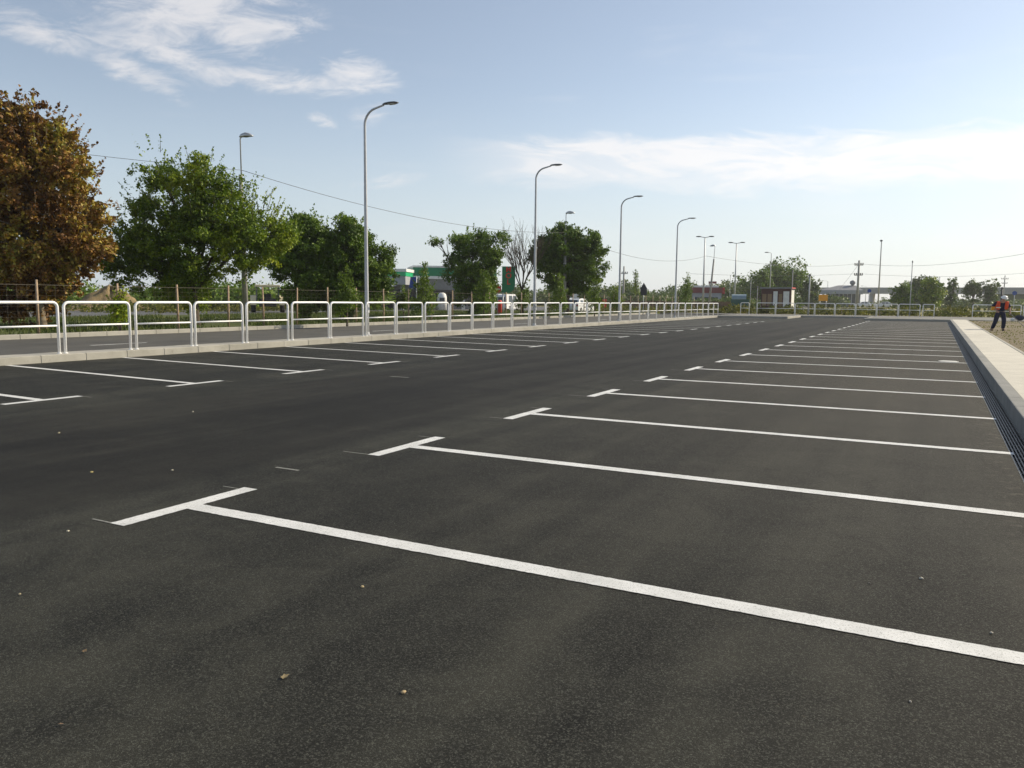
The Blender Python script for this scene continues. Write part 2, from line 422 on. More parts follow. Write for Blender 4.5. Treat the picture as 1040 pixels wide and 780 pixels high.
def cobra_lamp(loc, H, rz, label, lean=0.0, steel=1.6, head=.75):
    o = empty('old_street_lamp', loc, label, 'street lamp', 'older lamps on concrete poles beyond the fence', rz)
    MB().tube([(0,0,0), (lean*.8, 0, H*.8)], [.15, .095], 12).build('pole', M['pole_conc'], o, True)
    MB().tube([(lean*.8+.05, 0, H*.72), (lean+.05, 0, H-.1), (lean+.14, 0, H)], [.035, .033, .03], 8).build('bracket', M['galv'], o, True)
    n = 12; vs = []; secs = [(0, .05, .04), (.12, .12, .14), (.35, .15, .20), (.6, .14, .14), (.78, .05, .03)]
    for x, w, t in secs:
        for k in range(n):
            a = 2*math.pi*k/n; s = math.sin(a); vs.append((lean+.02+x, w*math.cos(a), H+.0+(t*s if s > 0 else .03*s)))
    fs = [(i*n+k, i*n+(k+1) % n, (i+1)*n+(k+1) % n, (i+1)*n+k) for i in range(4) for k in range(n)] + [tuple(range(n))[::-1], tuple(range(4*n, 5*n))]
    hd = MB().add(vs, fs).build('lamp_head', M['lampsilver'], o, True)
    MB().ball((lean+.42, 0, H-.01), .13, 10, 6, (1.6, .8, .3)).build('lens', M['dark'], hd, True)
    return o
cobra_lamp((-30.6, 29.2, .1), 9.1, .15, 'old lamp with silver head rising from behind the wide green tree', lean=-.1)
cobra_lamp((-27.4, 61.0, .1), 8.35, .1, 'old concrete lamp pole standing before the round dark tree', lean=-.05)
cobra_lamp((-25.5, 101.0, .1), 8.1, math.pi-.35, 'leaning old concrete lamp pole right beside the first twin-headed lamp', lean=-.7)
def twin_lamp(loc, H, label, rz):
    o = empty('twin_street_lamp', loc, label, 'street lamp', 'twin-headed lamp posts', rz)
    MB().tube([(0,0,0), (0,0,H)], [.13, .06], 10).build('pole', M['galv'], o, True)
    MB().tube([(-.5,0,H+.05), (0,0,H-.05), (.5,0,H+.05)], .04, 8).build('cross_arm', M['galv'], o, True)
    for s in (-1, 1):
        MB().ball((s*.75, 0, H+.08), .34, 10, 6, (1, .45, .22)).build('lamp_head', M['lampgrey'], o, True)
x, y = at(714, 100); twin_lamp((x, y, 0), 9.0, 'first twin-headed lamp post, beside the leaning concrete pole', face(714))
x, y = at(746, 110); twin_lamp((x, y, 0), 8.95, 'second twin-headed lamp post, in front of the green bin', face(746))
def arm_lamp(px, D, H, s, label, r=.09, armlen=.7, cat='street lamp'):
    x, y = at(px, D); o = empty('street_lamp', (x, y, 0), label, cat, None, face(px))
    MB().tube([(0,0,0), (0,0,H-.15), (s*.12,0,H)], [r, r*.55, r*.45], 10).build('pole', M['galv'], o, True)
    MB().tube([(s*.1,0,H), (s*(armlen-.2),0,H+.08)], [.04, .035], 8).build('arm', M['galv'], o, True)
    MB().ball((s*armlen, 0, H+.07), .34 if armlen > .2 else .17, 10, 6, (1, .45, .22 if armlen > .2 else .7)).build('lamp_head', M['lampgrey'], o, True)
    return o
arm_lamp(781.5, 130, 8.8, -1, 'single-headed lamp post rising behind the small kiosk, head to the left')
arm_lamp(840, 260, 7.6, -1, 'small far lamp post with curved arm left of the pavilion roof', .12, 1.6)
arm_lamp(879, 300, 6.8, -1, 'tiny far lamp post right of the power pole', .12, 1.3)
arm_lamp(892, 110, 8.9, -.25, 'slim tall mast with a tiny head right of the pavilion', .10, .12)
def plain_pole(px, D, H, label, r=.07, mat='galvdull', cat='pole', name='signal_pole', fit=True):
    x, y = at(px, D); o = empty(name, (x, y, 0), label, cat, None, face(px))
    MB().tube([(0,0,0), (0,0,H)], [r, r*.7], 10).build('pole', M[mat], o, True)
    if fit: MB().lathe([(r*.9, H), (r*1.25, H+.02), (r*1.1, H+.12), (r*.3, H+.2)], 10).build('cap', M['lampgrey'], o, True)
    return o
plain_pole(821.5, 84, 3.9, 'plain grey pole standing behind the back barrier right of the kiosk', .09)
plain_pole(924.5, 84, 5.1, 'slim grey pole behind the back barrier, in front of the right-hand tree clump', .05)
plain_pole(741, 160, 6.1, 'thin grey pole between red-roofed shop and green bin', .06)
plain_pole(762, 120, 4.4, 'short grey pole left of the kiosk, behind the bin', .05)
plain_pole(804, 140, 6.4, 'thin wooden pole in front of the big green trees', .1, 'pole_conc')
plain_pole(769, 118, 3.3, 'short light post immediately left of the kiosk wall', .07, 'pole_conc')
plain_pole(953, 240, 8.0, 'very thin distant mast above the right-hand trees', .10)

# power poles
def power_pole(px, D, H, label, arms):
    x, y = at(px, D); o = empty('power_pole', (x, y, 0), label, 'power pole', None, face(px))
    MB().tube([(0,0,0), (0,0,H)], [.24, .13], 10).build('pole', M['pole_conc'], o, True)
    for z, w in arms:
        a = MB().box(-w, w, -.07, .07, z, z+.14).build('cross_arm', M['pole_conc'], o)
        q = MB()
        for s in (-.9, -.45, .45, .9): q.lathe([(.05, z+.14), (.11, z+.2), (.07, z+.28), (.1, z+.34), (.04, z+.42)], 8, (s*w, 0, 0))
        q.build('insulator', M['lampgrey'], a)
    return o
power_pole(870.5, 140, 8.0, 'concrete power pole with two crossarms right of the pavilion', [(7.2, .65), (5.6, .62)])
power_pole(1019, 300, 10.2, 'distant power pole above the worker', [(9.0, 1.0), (7.6, .8)])
power_pole(633, 150, 7.6, 'distant power pole with one crossarm, right of the third curved lamp', [(6.2, .7)])

def cable(a, b, sag, label, r=.014, cat='cable'):
    pts = []
    for i in range(25):
        t = i/24; pts.append((a[0]+(b[0]-a[0])*t, a[1]+(b[1]-a[1])*t, a[2]+(b[2]-a[2])*t-4*sag*t*(1-t)))
    o = MB().tube(pts, r*.75, 5).build('overhead_cable', M['cable'], None, True); return tag(o, label, cat, 'overhead cables')
LP = [(-33, -2, 7.2), (-30.6, 29.2, 7.6), (-27.4, 61.0, 6.9), (-26.0, 101, 7.0)]
cable(LP[0], LP[1], .45, 'dark overhead cable passing behind the red maple to the first old lamp')
cable(LP[1], LP[2], .85, 'dark overhead cable falling from the wide green tree past the nearest curved lamp', .017)
cable(LP[2], LP[3], 1.35, 'dark overhead cable sagging between round tree and leaning lamp pole', .02)
def w(px, D, z): x, y = at(px, D); return (x, y, z)
cable(LP[3], w(870.5, 140, 7.5), .8, 'overhead cable from leaning lamp pole to the power pole', .022)
cable(w(700, 120, 5.3), w(870.5, 140, 5.9), .3, 'lower overhead cable running left from the power pole', .02)
cable(w(870.5, 140, 7.5), w(1120, 95, 7.8), 1.3, 'upper overhead cable running right from the power pole', .022)
cable(w(870.5, 140, 5.9), w(1120, 150, 7.3), 1.0, 'lower overhead cable running right from the power pole', .02)
cable(w(870.5, 140, 7.5), w(852, 240, 5.0), .2, 'service cable from power pole down to the pavilion', .03)

# ------------------------------------------------------------------ fence of wooden posts and wire
fn = empty('wire_fence', (-26.2, 0, .1), 'long wire mesh fence on wooden posts beyond the side road', 'fence')
fy = [8.0, 10.9, 13.4, 16.0, 18.95, 21.55, 24.05, 26.05, 28.1, 30.2] + [32.4+2.3*i for i in range(29)]
rnd = random.Random(2)
for i, y in enumerate(fy):
    MB().tube([(rnd.uniform(-.02, .02), y, 0), (rnd.uniform(-.04, .04), y+rnd.uniform(-.04, .04), 1.76+rnd.uniform(-.03, .05))], [.045, .038], 8).build('post', M['wood'], fn, True)
mw = MB()
for kx in range(10):
    z = .06+1.58*kx/9; rr = .008 if kx == 9 else .0018
    mw.tube([(-.0, fy[0], z), (0, fy[-1], z)], rr, 4)
y = fy[0]
while y < fy[-1]: mw.box(-.0015, .0015, y, y+.003, .06, 1.64); y += .32
mw.build('wire_mesh', M['wire'], fn)

# ------------------------------------------------------------------ foliage
def leaf_mesh(name, C, L, mat, rs, parent, up=.35, out=None, aspect=.62):
    """C: (n,3) leaf positions, L: leaf length array. Each leaf is a small folded kite."""
    n = len(C)
    d = rs.normal(size=(n, 3)); d[:, 2] -= .15
    d /= np.linalg.norm(d, axis=1)[:, None]
    nm = rs.normal(size=(n, 3)); nm[:, 2] += up*3
    if out is not None: nm += out*1.1
    s = np.cross(d, nm); s /= np.linalg.norm(s, axis=1)[:, None]+1e-9
    nn = np.cross(s, d)
    L = L[:, None]; W = L*aspect*.5
    tip = C + d*L*.55; base = C - d*L*.45; a = C + s*W + nn*L*.10; b = C - s*W + nn*L*.10
    V = np.stack([base, a, tip, b], 1).reshape(-1, 3)
    me = bpy.data.meshes.new(name)
    me.vertices.add(4*n); me.vertices.foreach_set('co', V.astype(np.float32).ravel())
    me.loops.add(4*n); me.loops.foreach_set('vertex_index', np.arange(4*n, dtype=np.int32))
    me.polygons.add(n); me.polygons.foreach_set('loop_start', np.arange(0, 4*n, 4, dtype=np.int32))
    me.update(); me.validate(); me.materials.append(mat)
    return link(bpy.data.objects.new(name, me), parent)

def crown_points(blobs, nclump, per, spread, rs, shell=.45, shoots=0, shoot_len=.7, lobes=0):
    B = np.array(blobs, float); vol = (B[:, 3]*B[:, 4]*B[:, 5])**.72; pr = vol/vol.sum()
    if lobes:                                          # bough-sized masses riding on the big shapes, with hollows between
        li = rs.choice(len(B), lobes, p=pr); ld = rs.normal(size=(lobes, 3)); ld /= np.linalg.norm(ld, axis=1)[:, None]
        lc = B[li, :3]+ld*B[li, 3:]*rs.uniform(.55, .95, lobes)[:, None]
        lr = rs.uniform(.38, .75, lobes); L3 = np.stack([lr, lr, lr*rs.uniform(.6, .9, lobes)], 1)
        B0 = B; B = np.concatenate([np.concatenate([lc, L3], 1), np.concatenate([B0[:, :3], B0[:, 3:]*.66], 1)])
        pl = lr**2; pb = vol; pr = np.concatenate([pl/pl.sum()*.84, pb/pb.sum()*.16])
    idx = rs.choice(len(B), nclump, p=pr)
    d = rs.normal(size=(nclump, 3)); d /= np.linalg.norm(d, axis=1)[:, None]
    rad = 1-(1-rs.rand(nclump)**shell)*.85
    lump = 1+.16*np.sin(d[:, 0]*5+idx)+.14*np.sin(d[:, 2]*6+d[:, 1]*4+idx*2)
    cc = B[idx, :3] + d*B[idx, 3:]*(rad*lump)[:, None]
    k = rs.poisson(per, nclump)+2
    C = np.repeat(cc, k, 0); O = np.repeat(d, k, 0)
    n = len(C); j = rs.normal(size=(n, 3)); j /= np.linalg.norm(j, axis=1)[:, None]; j *= (rs.rand(n)**.5)[:, None]*spread
    sz = np.repeat(rs.uniform(.6, 1.3, nclump), k)[:, None]
    C = C + j*sz*np.array([1, 1, .8])
    segs = []
    if shoots:
        if lobes: B = B0; pr = vol/vol.sum()
        si = rs.choice(len(B), shoots, p=pr); sd = rs.normal(size=(shoots, 3)); sd[:, 2] = np.abs(sd[:, 2])*.9+.1
        sd /= np.linalg.norm(sd, axis=1)[:, None]
        st = B[si, :3] + sd*B[si, 3:]*.9
        dr = sd*.8 + np.array([0, 0, .75]); dr /= np.linalg.norm(dr, axis=1)[:, None]
        ln = rs.uniform(.4, 1.0, shoots)*shoot_len
        m = 16; t = rs.rand(shoots, m)
        P = st[:, None] + dr[:, None]*(t*ln[:, None])[:, :, None] + rs.normal(size=(shoots, m, 3))*(spread*.26)*(1.15-t)[:, :, None]
        C = np.concatenate([C, P.reshape(-1, 3)]); O = np.concatenate([O, np.repeat(sd, m, 0)])
        segs = [(st[i], st[i]+dr[i]*ln[i]) for i in range(0, shoots, 2)]
    return C, O, segs

def make_tree(name, loc, label, blobs, mat, bark='bark', nclump=900, per=26, spread=.34, leaf=.13, trunk=(.18, 2.0), seed=1, shoots=60, shoot_len=.8, group=None, cat='tree', shell=.45, stems=1, limbs=True, lobes=0):
    rs = np.random.RandomState(seed); rn = random.Random(seed)
    o = empty(name, loc, label, cat, group)
    C, O, segs = crown_points(blobs, nclump, per, spread, rs, shell, shoots, shoot_len, lobes)
    keep = C[:, 2] > .12
    C, O = C[keep], O[keep]
    leaf_mesh('crown', C, leaf*rs.uniform(.6, 1.25, len(C)), mat, rs, o, out=O)
    t = MB(); r0, h0 = trunk
    for sidx in range(stems):
        off = Vector((rn.uniform(-.25, .25), rn.uniform(-.25, .25), 0))*(0 if stems == 1 else 1)
        top = Vector((rn.uniform(-.15, .15), rn.uniform(-.15, .15), h0)) + off*2
        t.tube([off, off+Vector((.02, .0, .25)), (off+top)*.5+Vector((.05, -.04, 0)), top], [r0*1.35, r0, r0*.85, r0*.7], 9)
        if limbs:
            for b in blobs:
                c = Vector(b[:3]); q = top.lerp(c, .5)+Vector((rn.uniform(-.3, .3), rn.uniform(-.3, .3), .25))
                t.tube([top-Vector((0, 0, .15)), q, c], [r0*.55, r0*.33, r0*.16], 6)
                for _ in range(7):
                    dd = Vector((rn.gauss(0, 1), rn.gauss(0, 1), rn.gauss(.2, .7))).normalized()
                    e = c + Vector((dd.x*b[3], dd.y*b[4], dd.z*b[5]))*.85
                    st = q.lerp(c, rn.uniform(.2, 1)); t.tube([st, st.lerp(e, .5)+Vector((0, 0, .1)), e], [r0*.18, r0*.11, r0*.04], 5)
    for a, b in segs: t.tube([a, b], [.012, .004], 4)
    t.build('trunk', M[bark], o, True)
    return o

def fb(*bl, s=1.0): return [tuple(x*s for x in b) for b in bl]

# red maple: crown to 9 m, 7 m wide, leaves from 0.9 m up
x, y = at(42, 35.5)
mb_ = [(0, 0, 3.6, 2.9, 2.9, 2.3), (.2, .1, 5.4, 2.6, 2.6, 2.0), (-.2, 0, 6.9, 1.9, 1.9, 1.5), (1.5, .5, 4.0, 1.7, 1.7, 1.9), (-1.9, -.4, 4.6, 1.6, 1.6, 2.3), (.8, .5, 6.5, 1.2, 1.2, 1.1),
    (-1.3, -.6, 7.2, .9, .9, 1.0), (.3, .2, 2.2, 1.7, 1.7, 1.0), (2.2, .9, 3.2, 1.2, 1.2, 1.1), (-1.2, -.3, 1.6, 2.0, 1.8, 1.2), (-2.6, -1, 2.6, 1.7, 1.7, 1.7), (-.6, 0, 8.1, .7, .7, .8), (-.9, 0, 1.0, 1.2, 1.2, .8), (.4, .2, 7.6, .7, .7, .8)]
mb_ = [(a_*.88-.15, b_*.88, c_, d_*.86, e_*.86, f_) for a_, b_, c_, d_, e_, f_ in mb_]
make_tree('maple_tree', (x, y, .1), 'tall red-brown leaved maple with yellowish tips at the left edge', mb_,
    M['maple'], 'barklight', 2800, 28, .22, .155, (.16, 1.9), 3, 300, 1.0, stems=2, lobes=190)
x, y = at(198, 38.5)
make_tree('broadleaf_tree', (x, y, .1), 'wide bright green tree with spiky shoots next to the red maple', [
    (0, 0, 3.3, 3.1, 2.6, 2.1), (-1.8, -.8, 3.1, 2.1, 1.9, 1.9), (2.1, 1.0, 3.9, 2.2, 1.9, 1.6), (-.7, -.3, 5.2, 2.3, 1.9, 1.9), (1.2, .6, 5.2, 2.1, 1.8, 1.5), (-1.2, -.6, 6.7, 1.2, 1.1, 1.0), (.5, .2, 6.4, 1.3, 1.2, .9),
    (3.0, 1.4, 4.0, 1.4, 1.2, 1.2), (-3.0, -1.3, 2.8, 1.2, 1.0, 1.2), (-.6, .0, 1.8, 2.1, 1.8, 1.1)],
    M['green'], 'bark', 3000, 28, .24, .125, (.17, 1.7), 8, 300, 1.0, lobes=200)
x, y = at(312, 46)
make_tree('broadleaf_tree', (x, y, .1), 'dark green tree with rounded top, left one of the close pair', [
    (0, 0, 3.0, 1.9, 1.9, 2.3), (-.3, 0, 4.7, 1.4, 1.4, 1.5), (.8, .4, 4.3, 1.2, 1.2, 1.4), (-1.0, -.4, 3.6, 1.1, 1.1, 1.4), (.2, 0, 5.3, .8, .8, .6), (.3, 0, 1.5, 1.4, 1.4, 1.3), (1.2, .6, 2.2, 1.4, 1.3, 1.5)],
    M['dkgreen'], 'bark', 1900, 28, .27, .15, (.17, 1.2), 12, 70, .6, lobes=90)
x, y = at(357, 46)
make_tree('broadleaf_tree', (x, y, .1), 'dark green tree behind the nearest curved lamp, right one of the close pair', [
    (0, 0, 2.9, 1.9, 1.9, 2.2), (0, 0, 4.5, 1.3, 1.3, 1.3), (1.0, .5, 3.4, 1.2, 1.2, 1.5), (-1.0, -.4, 3.5, 1.2, 1.2, 1.5), (1.4, .7, 2.3, .9, .9, 1.0), (.2, 0, 5.0, .8, .8, .6), (0, 0, 1.5, 2.2, 1.9, 1.3), (-1.2, -.6, 2.2, 1.4, 1.3, 1.5)],
    M['dkgreen'], 'bark', 1900, 28, .27, .15, (.17, 1.2), 15, 60, .5, lobes=90)
x, y = at(482, 60)
make_tree('broadleaf_tree', (x, y, .1), 'loose-crowned tree with one long side branch, in front of the filling station', [
    (0, 0, 3.6, 2.0, 2.0, 1.7), (-.2, 0, 5.4, 1.6, 1.6, 1.3), (1.1, .5, 4.6, 1.4, 1.4, 1.4), (-.9, -.4, 2.6, 1.3, 1.3, 1.3), (.4, .2, 2.0, 1.4, 1.4, 1.2), (-2.4, -1.1, 5.4, .8, .5, .3), (1.9, .9, 5.0, .8, .8, 1.0), (.3, .1, 1.3, 1.8, 1.6, 1.1), (-.3, 0, 3.2, 1.9, 1.8, 1.6)],
    M['dkgreen'], 'bark', 1400, 24, .28, .16, (.16, 1.2), 21, 60, .7, lobes=85)
x, y = at(576, 68)
make_tree('broadleaf_tree', (x, y, .1), 'big round dark green tree right of the second curved lamp', [
    (0, 0, 4.6, 2.7, 2.7, 2.4), (-.6, -.3, 6.2, 1.9, 1.9, 1.2), (1.0, .4, 6.0, 1.7, 1.7, 1.2), (.9, .5, 3.2, 2.0, 2.0, 1.4), (-1.3, -.6, 4.6, 1.8, 1.8, 2.0), (1.7, .8, 4.4, 1.5, 1.5, 1.8), (-.3, 0, 2.9, 1.7, 1.7, 1.1), (.2, 0, 6.9, 1.3, 1.3, .9), (-2.0, -.9, 5.2, 1.1, 1.1, 1.2)],
    M['dkgreen'], 'bark', 2000, 27, .32, .19, (.2, 2.2), 33, 50, .5, lobes=150)
# bare tree
def bare_tree(px, D, H, label, seed):
    x, y = at(px, D); o = empty('bare_tree', (x, y, .1), label, 'tree'); rn = random.Random(seed); t = MB()
    t.tube([(0,0,0), (.05,0,1.2), (0,.05,2.2)], [.16, .13, .11], 8)
    t.build('trunk', M['bark'], o, True); tw = MB()
    def br(p, d, l, r, dep):
        e = p+d*l; m = p.lerp(e, .5)+Vector((rn.uniform(-.04, .04), rn.uniform(-.04, .04), 0))
        tw.tube([p, m, e], [r, r*.8, r*.55], 5, False)
        if dep:
            for _ in range(4 if dep > 1 else 3):
                nd = (d+Vector((rn.gauss(0, .30), rn.gauss(0, .30), rn.uniform(.05, .4)))).normalized()
                br(p.lerp(e, rn.uniform(.35, 1)), nd, l*rn.uniform(.55, .85), r*.55, dep-1)
    for i in range(7):
        a = i*.9; br(Vector((0, 0, 2.0)), Vector((math.cos(a)*.42, math.sin(a)*.42, 1)).normalized(), 2.4, .055, 3)
    tw.build('branches', M['bark'], o); return o
bare_tree(530, 65, 7.6, 'leafless tree with fine upright twigs left of the second curved lamp', 5)
# saplings by the fence
def sapling(px, D, H, wd, label, seed, mat='lime', n=110, z0=.5):
    x, y = at(px, D); rs = random.Random(seed); bl = []
    for i in range(5):
        t = i/4; r = wd*(1-.55*t)*rs.uniform(.75, 1.1); bl.append((rs.uniform(-.2, .2)*wd, rs.uniform(-.2, .2)*wd, z0+.4+(H-z0-.7)*t, r, r, (H-z0)*.2))
    make_tree('sapling', (x, y, .1), label, bl, M[mat], 'bark', n, 14, .24, .12, (.035, H*.6), seed, 26, .5, 'young trees along the fence', cat='young tree')
sapling(121, 32, 1.5, .35, 'low leafy sapling by the fence between maple and wide green tree', 40, 'green', 50, .1)
sapling(352, 37.5, 2.6, .55, 'light green young tree growing at the foot of the dark pair', 41, 'lime', 120)
sapling(433, 46, 3.2, .8, 'slender light green young tree in front of the station canopy', 42, 'lime', 150)
sapling(410, 47, 1.8, .45, 'small light green sapling left of the one before the station canopy', 43, 'lime', 60)
sapling(491, 52, 2.9, .8, 'light green young tree at the foot of the loose-crowned tree', 44, 'lime', 150)
sapling(532, 58, 2.0, .75, 'bushy light green young tree below the leafless tree', 45, 'lime', 110)
sapling(568, 60, 3.0, .75, 'light green young tree left of the white car', 46, 'lime', 140)
sapling(604, 64, 2.8, .8, 'olive green young tree right of the white car', 47, 'green', 110)
sapling(626, 74, 2.6, .8, 'olive green young tree under the third curved lamp', 48, 'green', 110)
sapling(697, 84, 3.6, .8, 'light green young tree right of the fourth curved lamp', 49, 'lime', 130)
sapling(646, 105, 5.0, .55, 'thin tall young tree left of the dark arrow-shaped sign', 50, 'green', 70, 2.2)

# ------------------------------------------------------------------ far trees
def far_tree(px, D, H, W, label, mat='grey_leaf', seed=1, n=260, leaf=.5, trunk=1.0, z0=.0, group=None, lob=6, shoots=20):
    x, y = at(px, D); rn = random.Random(seed); b = []
    b.append((0, 0, (H+z0)*.5, W*.42, W*.42, (H-z0)*.45))
    for i in range(lob):
        a = rn.uniform(0, 6.28); q = rn.uniform(.1, .32)*W; zz = rn.uniform(z0+(H-z0)*.25, H*.86)
        f = max(.4, 1-((zz-z0)/(H-z0))**2*.6)
        b.append((math.cos(a)*q*f, math.sin(a)*q*f, zz, W*rn.uniform(.14, .24), W*rn.uniform(.14, .24), min(H-zz, (H-z0)*rn.uniform(.14, .24))))
    return make_tree('tree', (x, y, -.05), label, b, M[mat], 'bark', n, 14, W*.06+.25, leaf, (.02*H+.08, H*.35+z0*.4), seed, shoots, W*.1, group, 'tree', .5)
G1 = 'big trees behind the kiosk'
far_tree(798, 190, 11.2, 15, 'largest domed green tree behind the kiosk', 'dkgreen', 61, 620, .55, lob=9, group=G1)
far_tree(770, 180, 8.2, 8.5, 'darker rounded tree left of the biggest one behind the kiosk', 'dkgreen', 62, 330, .5, lob=8, group=G1)
far_tree(822, 175, 5.8, 5.5, 'low green tree at the right foot of the biggest one behind the kiosk', 'grey_leaf', 63, 200, .45, group=G1)
G2 = 'trees on the right beyond the back barrier'
far_tree(917, 150, 4.9, 4.6, 'small dark tree at the left of the right-hand clump', 'dkgreen', 64, 220, .35, group=G2)
far_tree(934, 190, 6.9, 8.0, 'broad pale green tree in the middle of the right-hand clump', 'grey_leaf', 65, 330, .42, group=G2)
far_tree(947, 150, 5.7, 4.8, 'rounded bright green tree right of centre of the right-hand clump', 'green', 66, 260, .36, group=G2)
far_tree(965, 160, 5.8, 3.4, 'thin airy tree right of the right-hand clump', 'grey_leaf', 67, 80, .34, group=G2)
far_tree(988, 200, 6.8, 5.0, 'hazy tree left of the worker, left one of two', 'grey_leaf', 68, 150, .42, group=G2)
far_tree(1005, 200, 7.4, 5.0, 'hazy tree behind the worker, right one of two', 'grey_leaf', 69, 150, .42, group=G2)
def belt(name, label, pxs, D0, D1, hfun, mat, n, leaf, seed, spread):
    rs = np.random.RandomState(seed); bl = []
    for i in range(n):
        px = rs.uniform(*pxs); D = rs.uniform(D0, D1); x, y = at(px, D); H = hfun(px)*rs.uniform(.7, 1.05)
        r = rs.uniform(.7, 1.3)*spread
        bl.append((x, y, H*.45, r*1.3, r*1.3, H*.55))
    C, O, _ = crown_points(bl, n*16, 12, spread*.42, rs, .6)
    k = C[:, 2] > -.1
    o = leaf_mesh(name, C[k], leaf*rs.uniform(.6, 1.3, k.sum()), mat, rs, None, out=O[k])
    return tag(o, label, 'woods', kind='stuff')
def h1(px):
    return 5.2+1.2*math.sin(px*.045)+1.2*math.sin(px*.11+1)
belt('far_woods', 'hazy grey-green wood line behind the road and street lamps', (505, 775), 190, 260, h1, M['grey_leaf'], 250, .75, 71, 3.6)
belt('shop_shrubs', 'low bushes in front of the red shop and the bin', (655, 765), 128, 160, lambda p: 2.0, M['grey_leaf'], 60, .4, 76, 1.5)
belt('bank_woods', 'low hazy bushes below the overpass on the right', (900, 1110), 240, 290, lambda p: 2.2, M['grey_leaf'], 60, .7, 72, 3.0)
belt('station_woods', 'low dark bushes between big trees and pavilion', (815, 850), 230, 270, lambda p: 3.6, M['grey_leaf'], 26, .7, 73, 2.4)
belt('back_trees', 'dark bushes seen under the crowns beyond the far road at left', (-60, 385), 88, 112, lambda p: 1.3 if 88 < p < 140 else 3.1, M['dkgreen'], 230, .42, 74, 2.0)
# weeds behind the back barrier
rs = np.random.RandomState(9)
def weedband(name, label, x0, x1, y0, y1, n, hmax, mat, leaf, seed):
    rs = np.random.RandomState(seed); bx = rs.uniform(x0, x1, n); by = rs.uniform(y0, y1, n)
    h = hmax*(.45+.55*np.abs(np.sin(bx*.7+by*.3)))*rs.uniform(.6, 1.1, n)
    bl = [(bx[i], by[i], h[i]*.4, .55, .55, h[i]*.6) for i in range(n)]
    C, O, _ = crown_points(bl, n*3, 9, .3, rs, .6, n, .5)
    k = C[:, 2] > .0
    return tag(leaf_mesh(name, C[k], leaf*rs.uniform(.6, 1.3, k.sum()), mat, rs, None, up=.1, out=O[k]*.3), label, 'weeds', kind='stuff')
weedband('weeds', 'tall yellow-green weeds and low bushes behind the back barrier', -24, 22, 90.5, 98, 620, .95, M['weed'], .22, 81)
weedband('verge_weeds', 'rough weeds beyond the left row of barriers near its far end', -40, -26.5, 82, 108, 260, .7, M['weed'], .2, 82)
# grass blades on the verge and the dirt plot
def blades(name, label, xs, ys, n, h, mat, seed, z):
    rs = np.random.RandomState(seed); x = rs.uniform(*xs, n); y = rs.uniform(*ys, n)
    pat = np.sin(x*.9+np.sin(y*.7)*2)+np.sin(y*.5+x*.3); keep = pat > -1.0; x, y = x[keep], y[keep]; n = len(x)
    a = rs.uniform(0, 6.28, n); hh = h*rs.uniform(.4, 1.3, n); w = .02+.012*rs.rand(n); ln = rs.normal(size=(n, 2))*.35*hh[:, None]
    z0 = np.full(n, z); V = np.zeros((n, 3, 3))
    V[:, 0] = np.stack([x-np.cos(a)*w, y-np.sin(a)*w, z0], 1); V[:, 1] = np.stack([x+np.cos(a)*w, y+np.sin(a)*w, z0], 1)
    V[:, 2] = np.stack([x+ln[:, 0], y+ln[:, 1], z0+hh], 1)
    me = bpy.data.meshes.new(name); me.vertices.add(3*n); me.vertices.foreach_set('co', V.astype(np.float32).ravel())
    me.loops.add(3*n); me.loops.foreach_set('vertex_index', np.arange(3*n, dtype=np.int32))
    me.polygons.add(n); me.polygons.foreach_set('loop_start', np.arange(0, 3*n, 3, dtype=np.int32)); me.update(); me.validate()
    me.materials.append(mat); return tag(link(bpy.data.objects.new(name, me)), label, 'grass', kind='stuff')
blades('verge_grass', 'rough green grass on the verge behind the wire fence', (-46, -25.9), (4, 78), 60000, .16, M['blade'], 91, .1)
weedband('mound_weeds', 'dry weeds around the earth mound beyond the far road', -74, -55, 42, 66, 260, .8, M['weed'], .2, 83)
blades('plot_grass', 'sparse dry tufts on the bare ground beside the pavement', (2.1, 14), (12, 66), 8000, .04, M['weed'], 92, .12)

# earth mounds
def mound(name, label, px, D, W, L, H, seed, mat='sand'):
    x0, y0 = at(px, D); rs = random.Random(seed); mb = MB(); n = 40; m = 14
    ph = [rs.uniform(0, 6.28) for _ in range(4)]
    for j in range(m+1):
        t = j/m
        for i in range(n):
            a = 2*math.pi*i/n; wob = 1+.16*math.sin(3*a+ph[0])+.09*math.sin(5*a+ph[1])+.05*math.sin(9*a+ph[3])
            zz = H*(.5+.5*math.cos(math.pi*t))*(1+.22*math.sin(4*a+ph[2]+t*5)*t+.14*math.sin(7*a+t*9))+rs.uniform(-.12, .12) if j < m else -.2
            mb.v.append((x0+W*t*wob*math.cos(a), y0+L*t*wob*math.sin(a), zz))
    for j in range(m):
        for i in range(n): mb.f.append((j*n+i, j*n+(i+1) % n, (j+1)*n+(i+1) % n, (j+1)*n+i))
    o = mb.build(name, M[mat], smooth=True); return tag(o, kind='structure')
mound('earth_mound', 0, 112, 86, 3.6, 4, 2.1, 1)

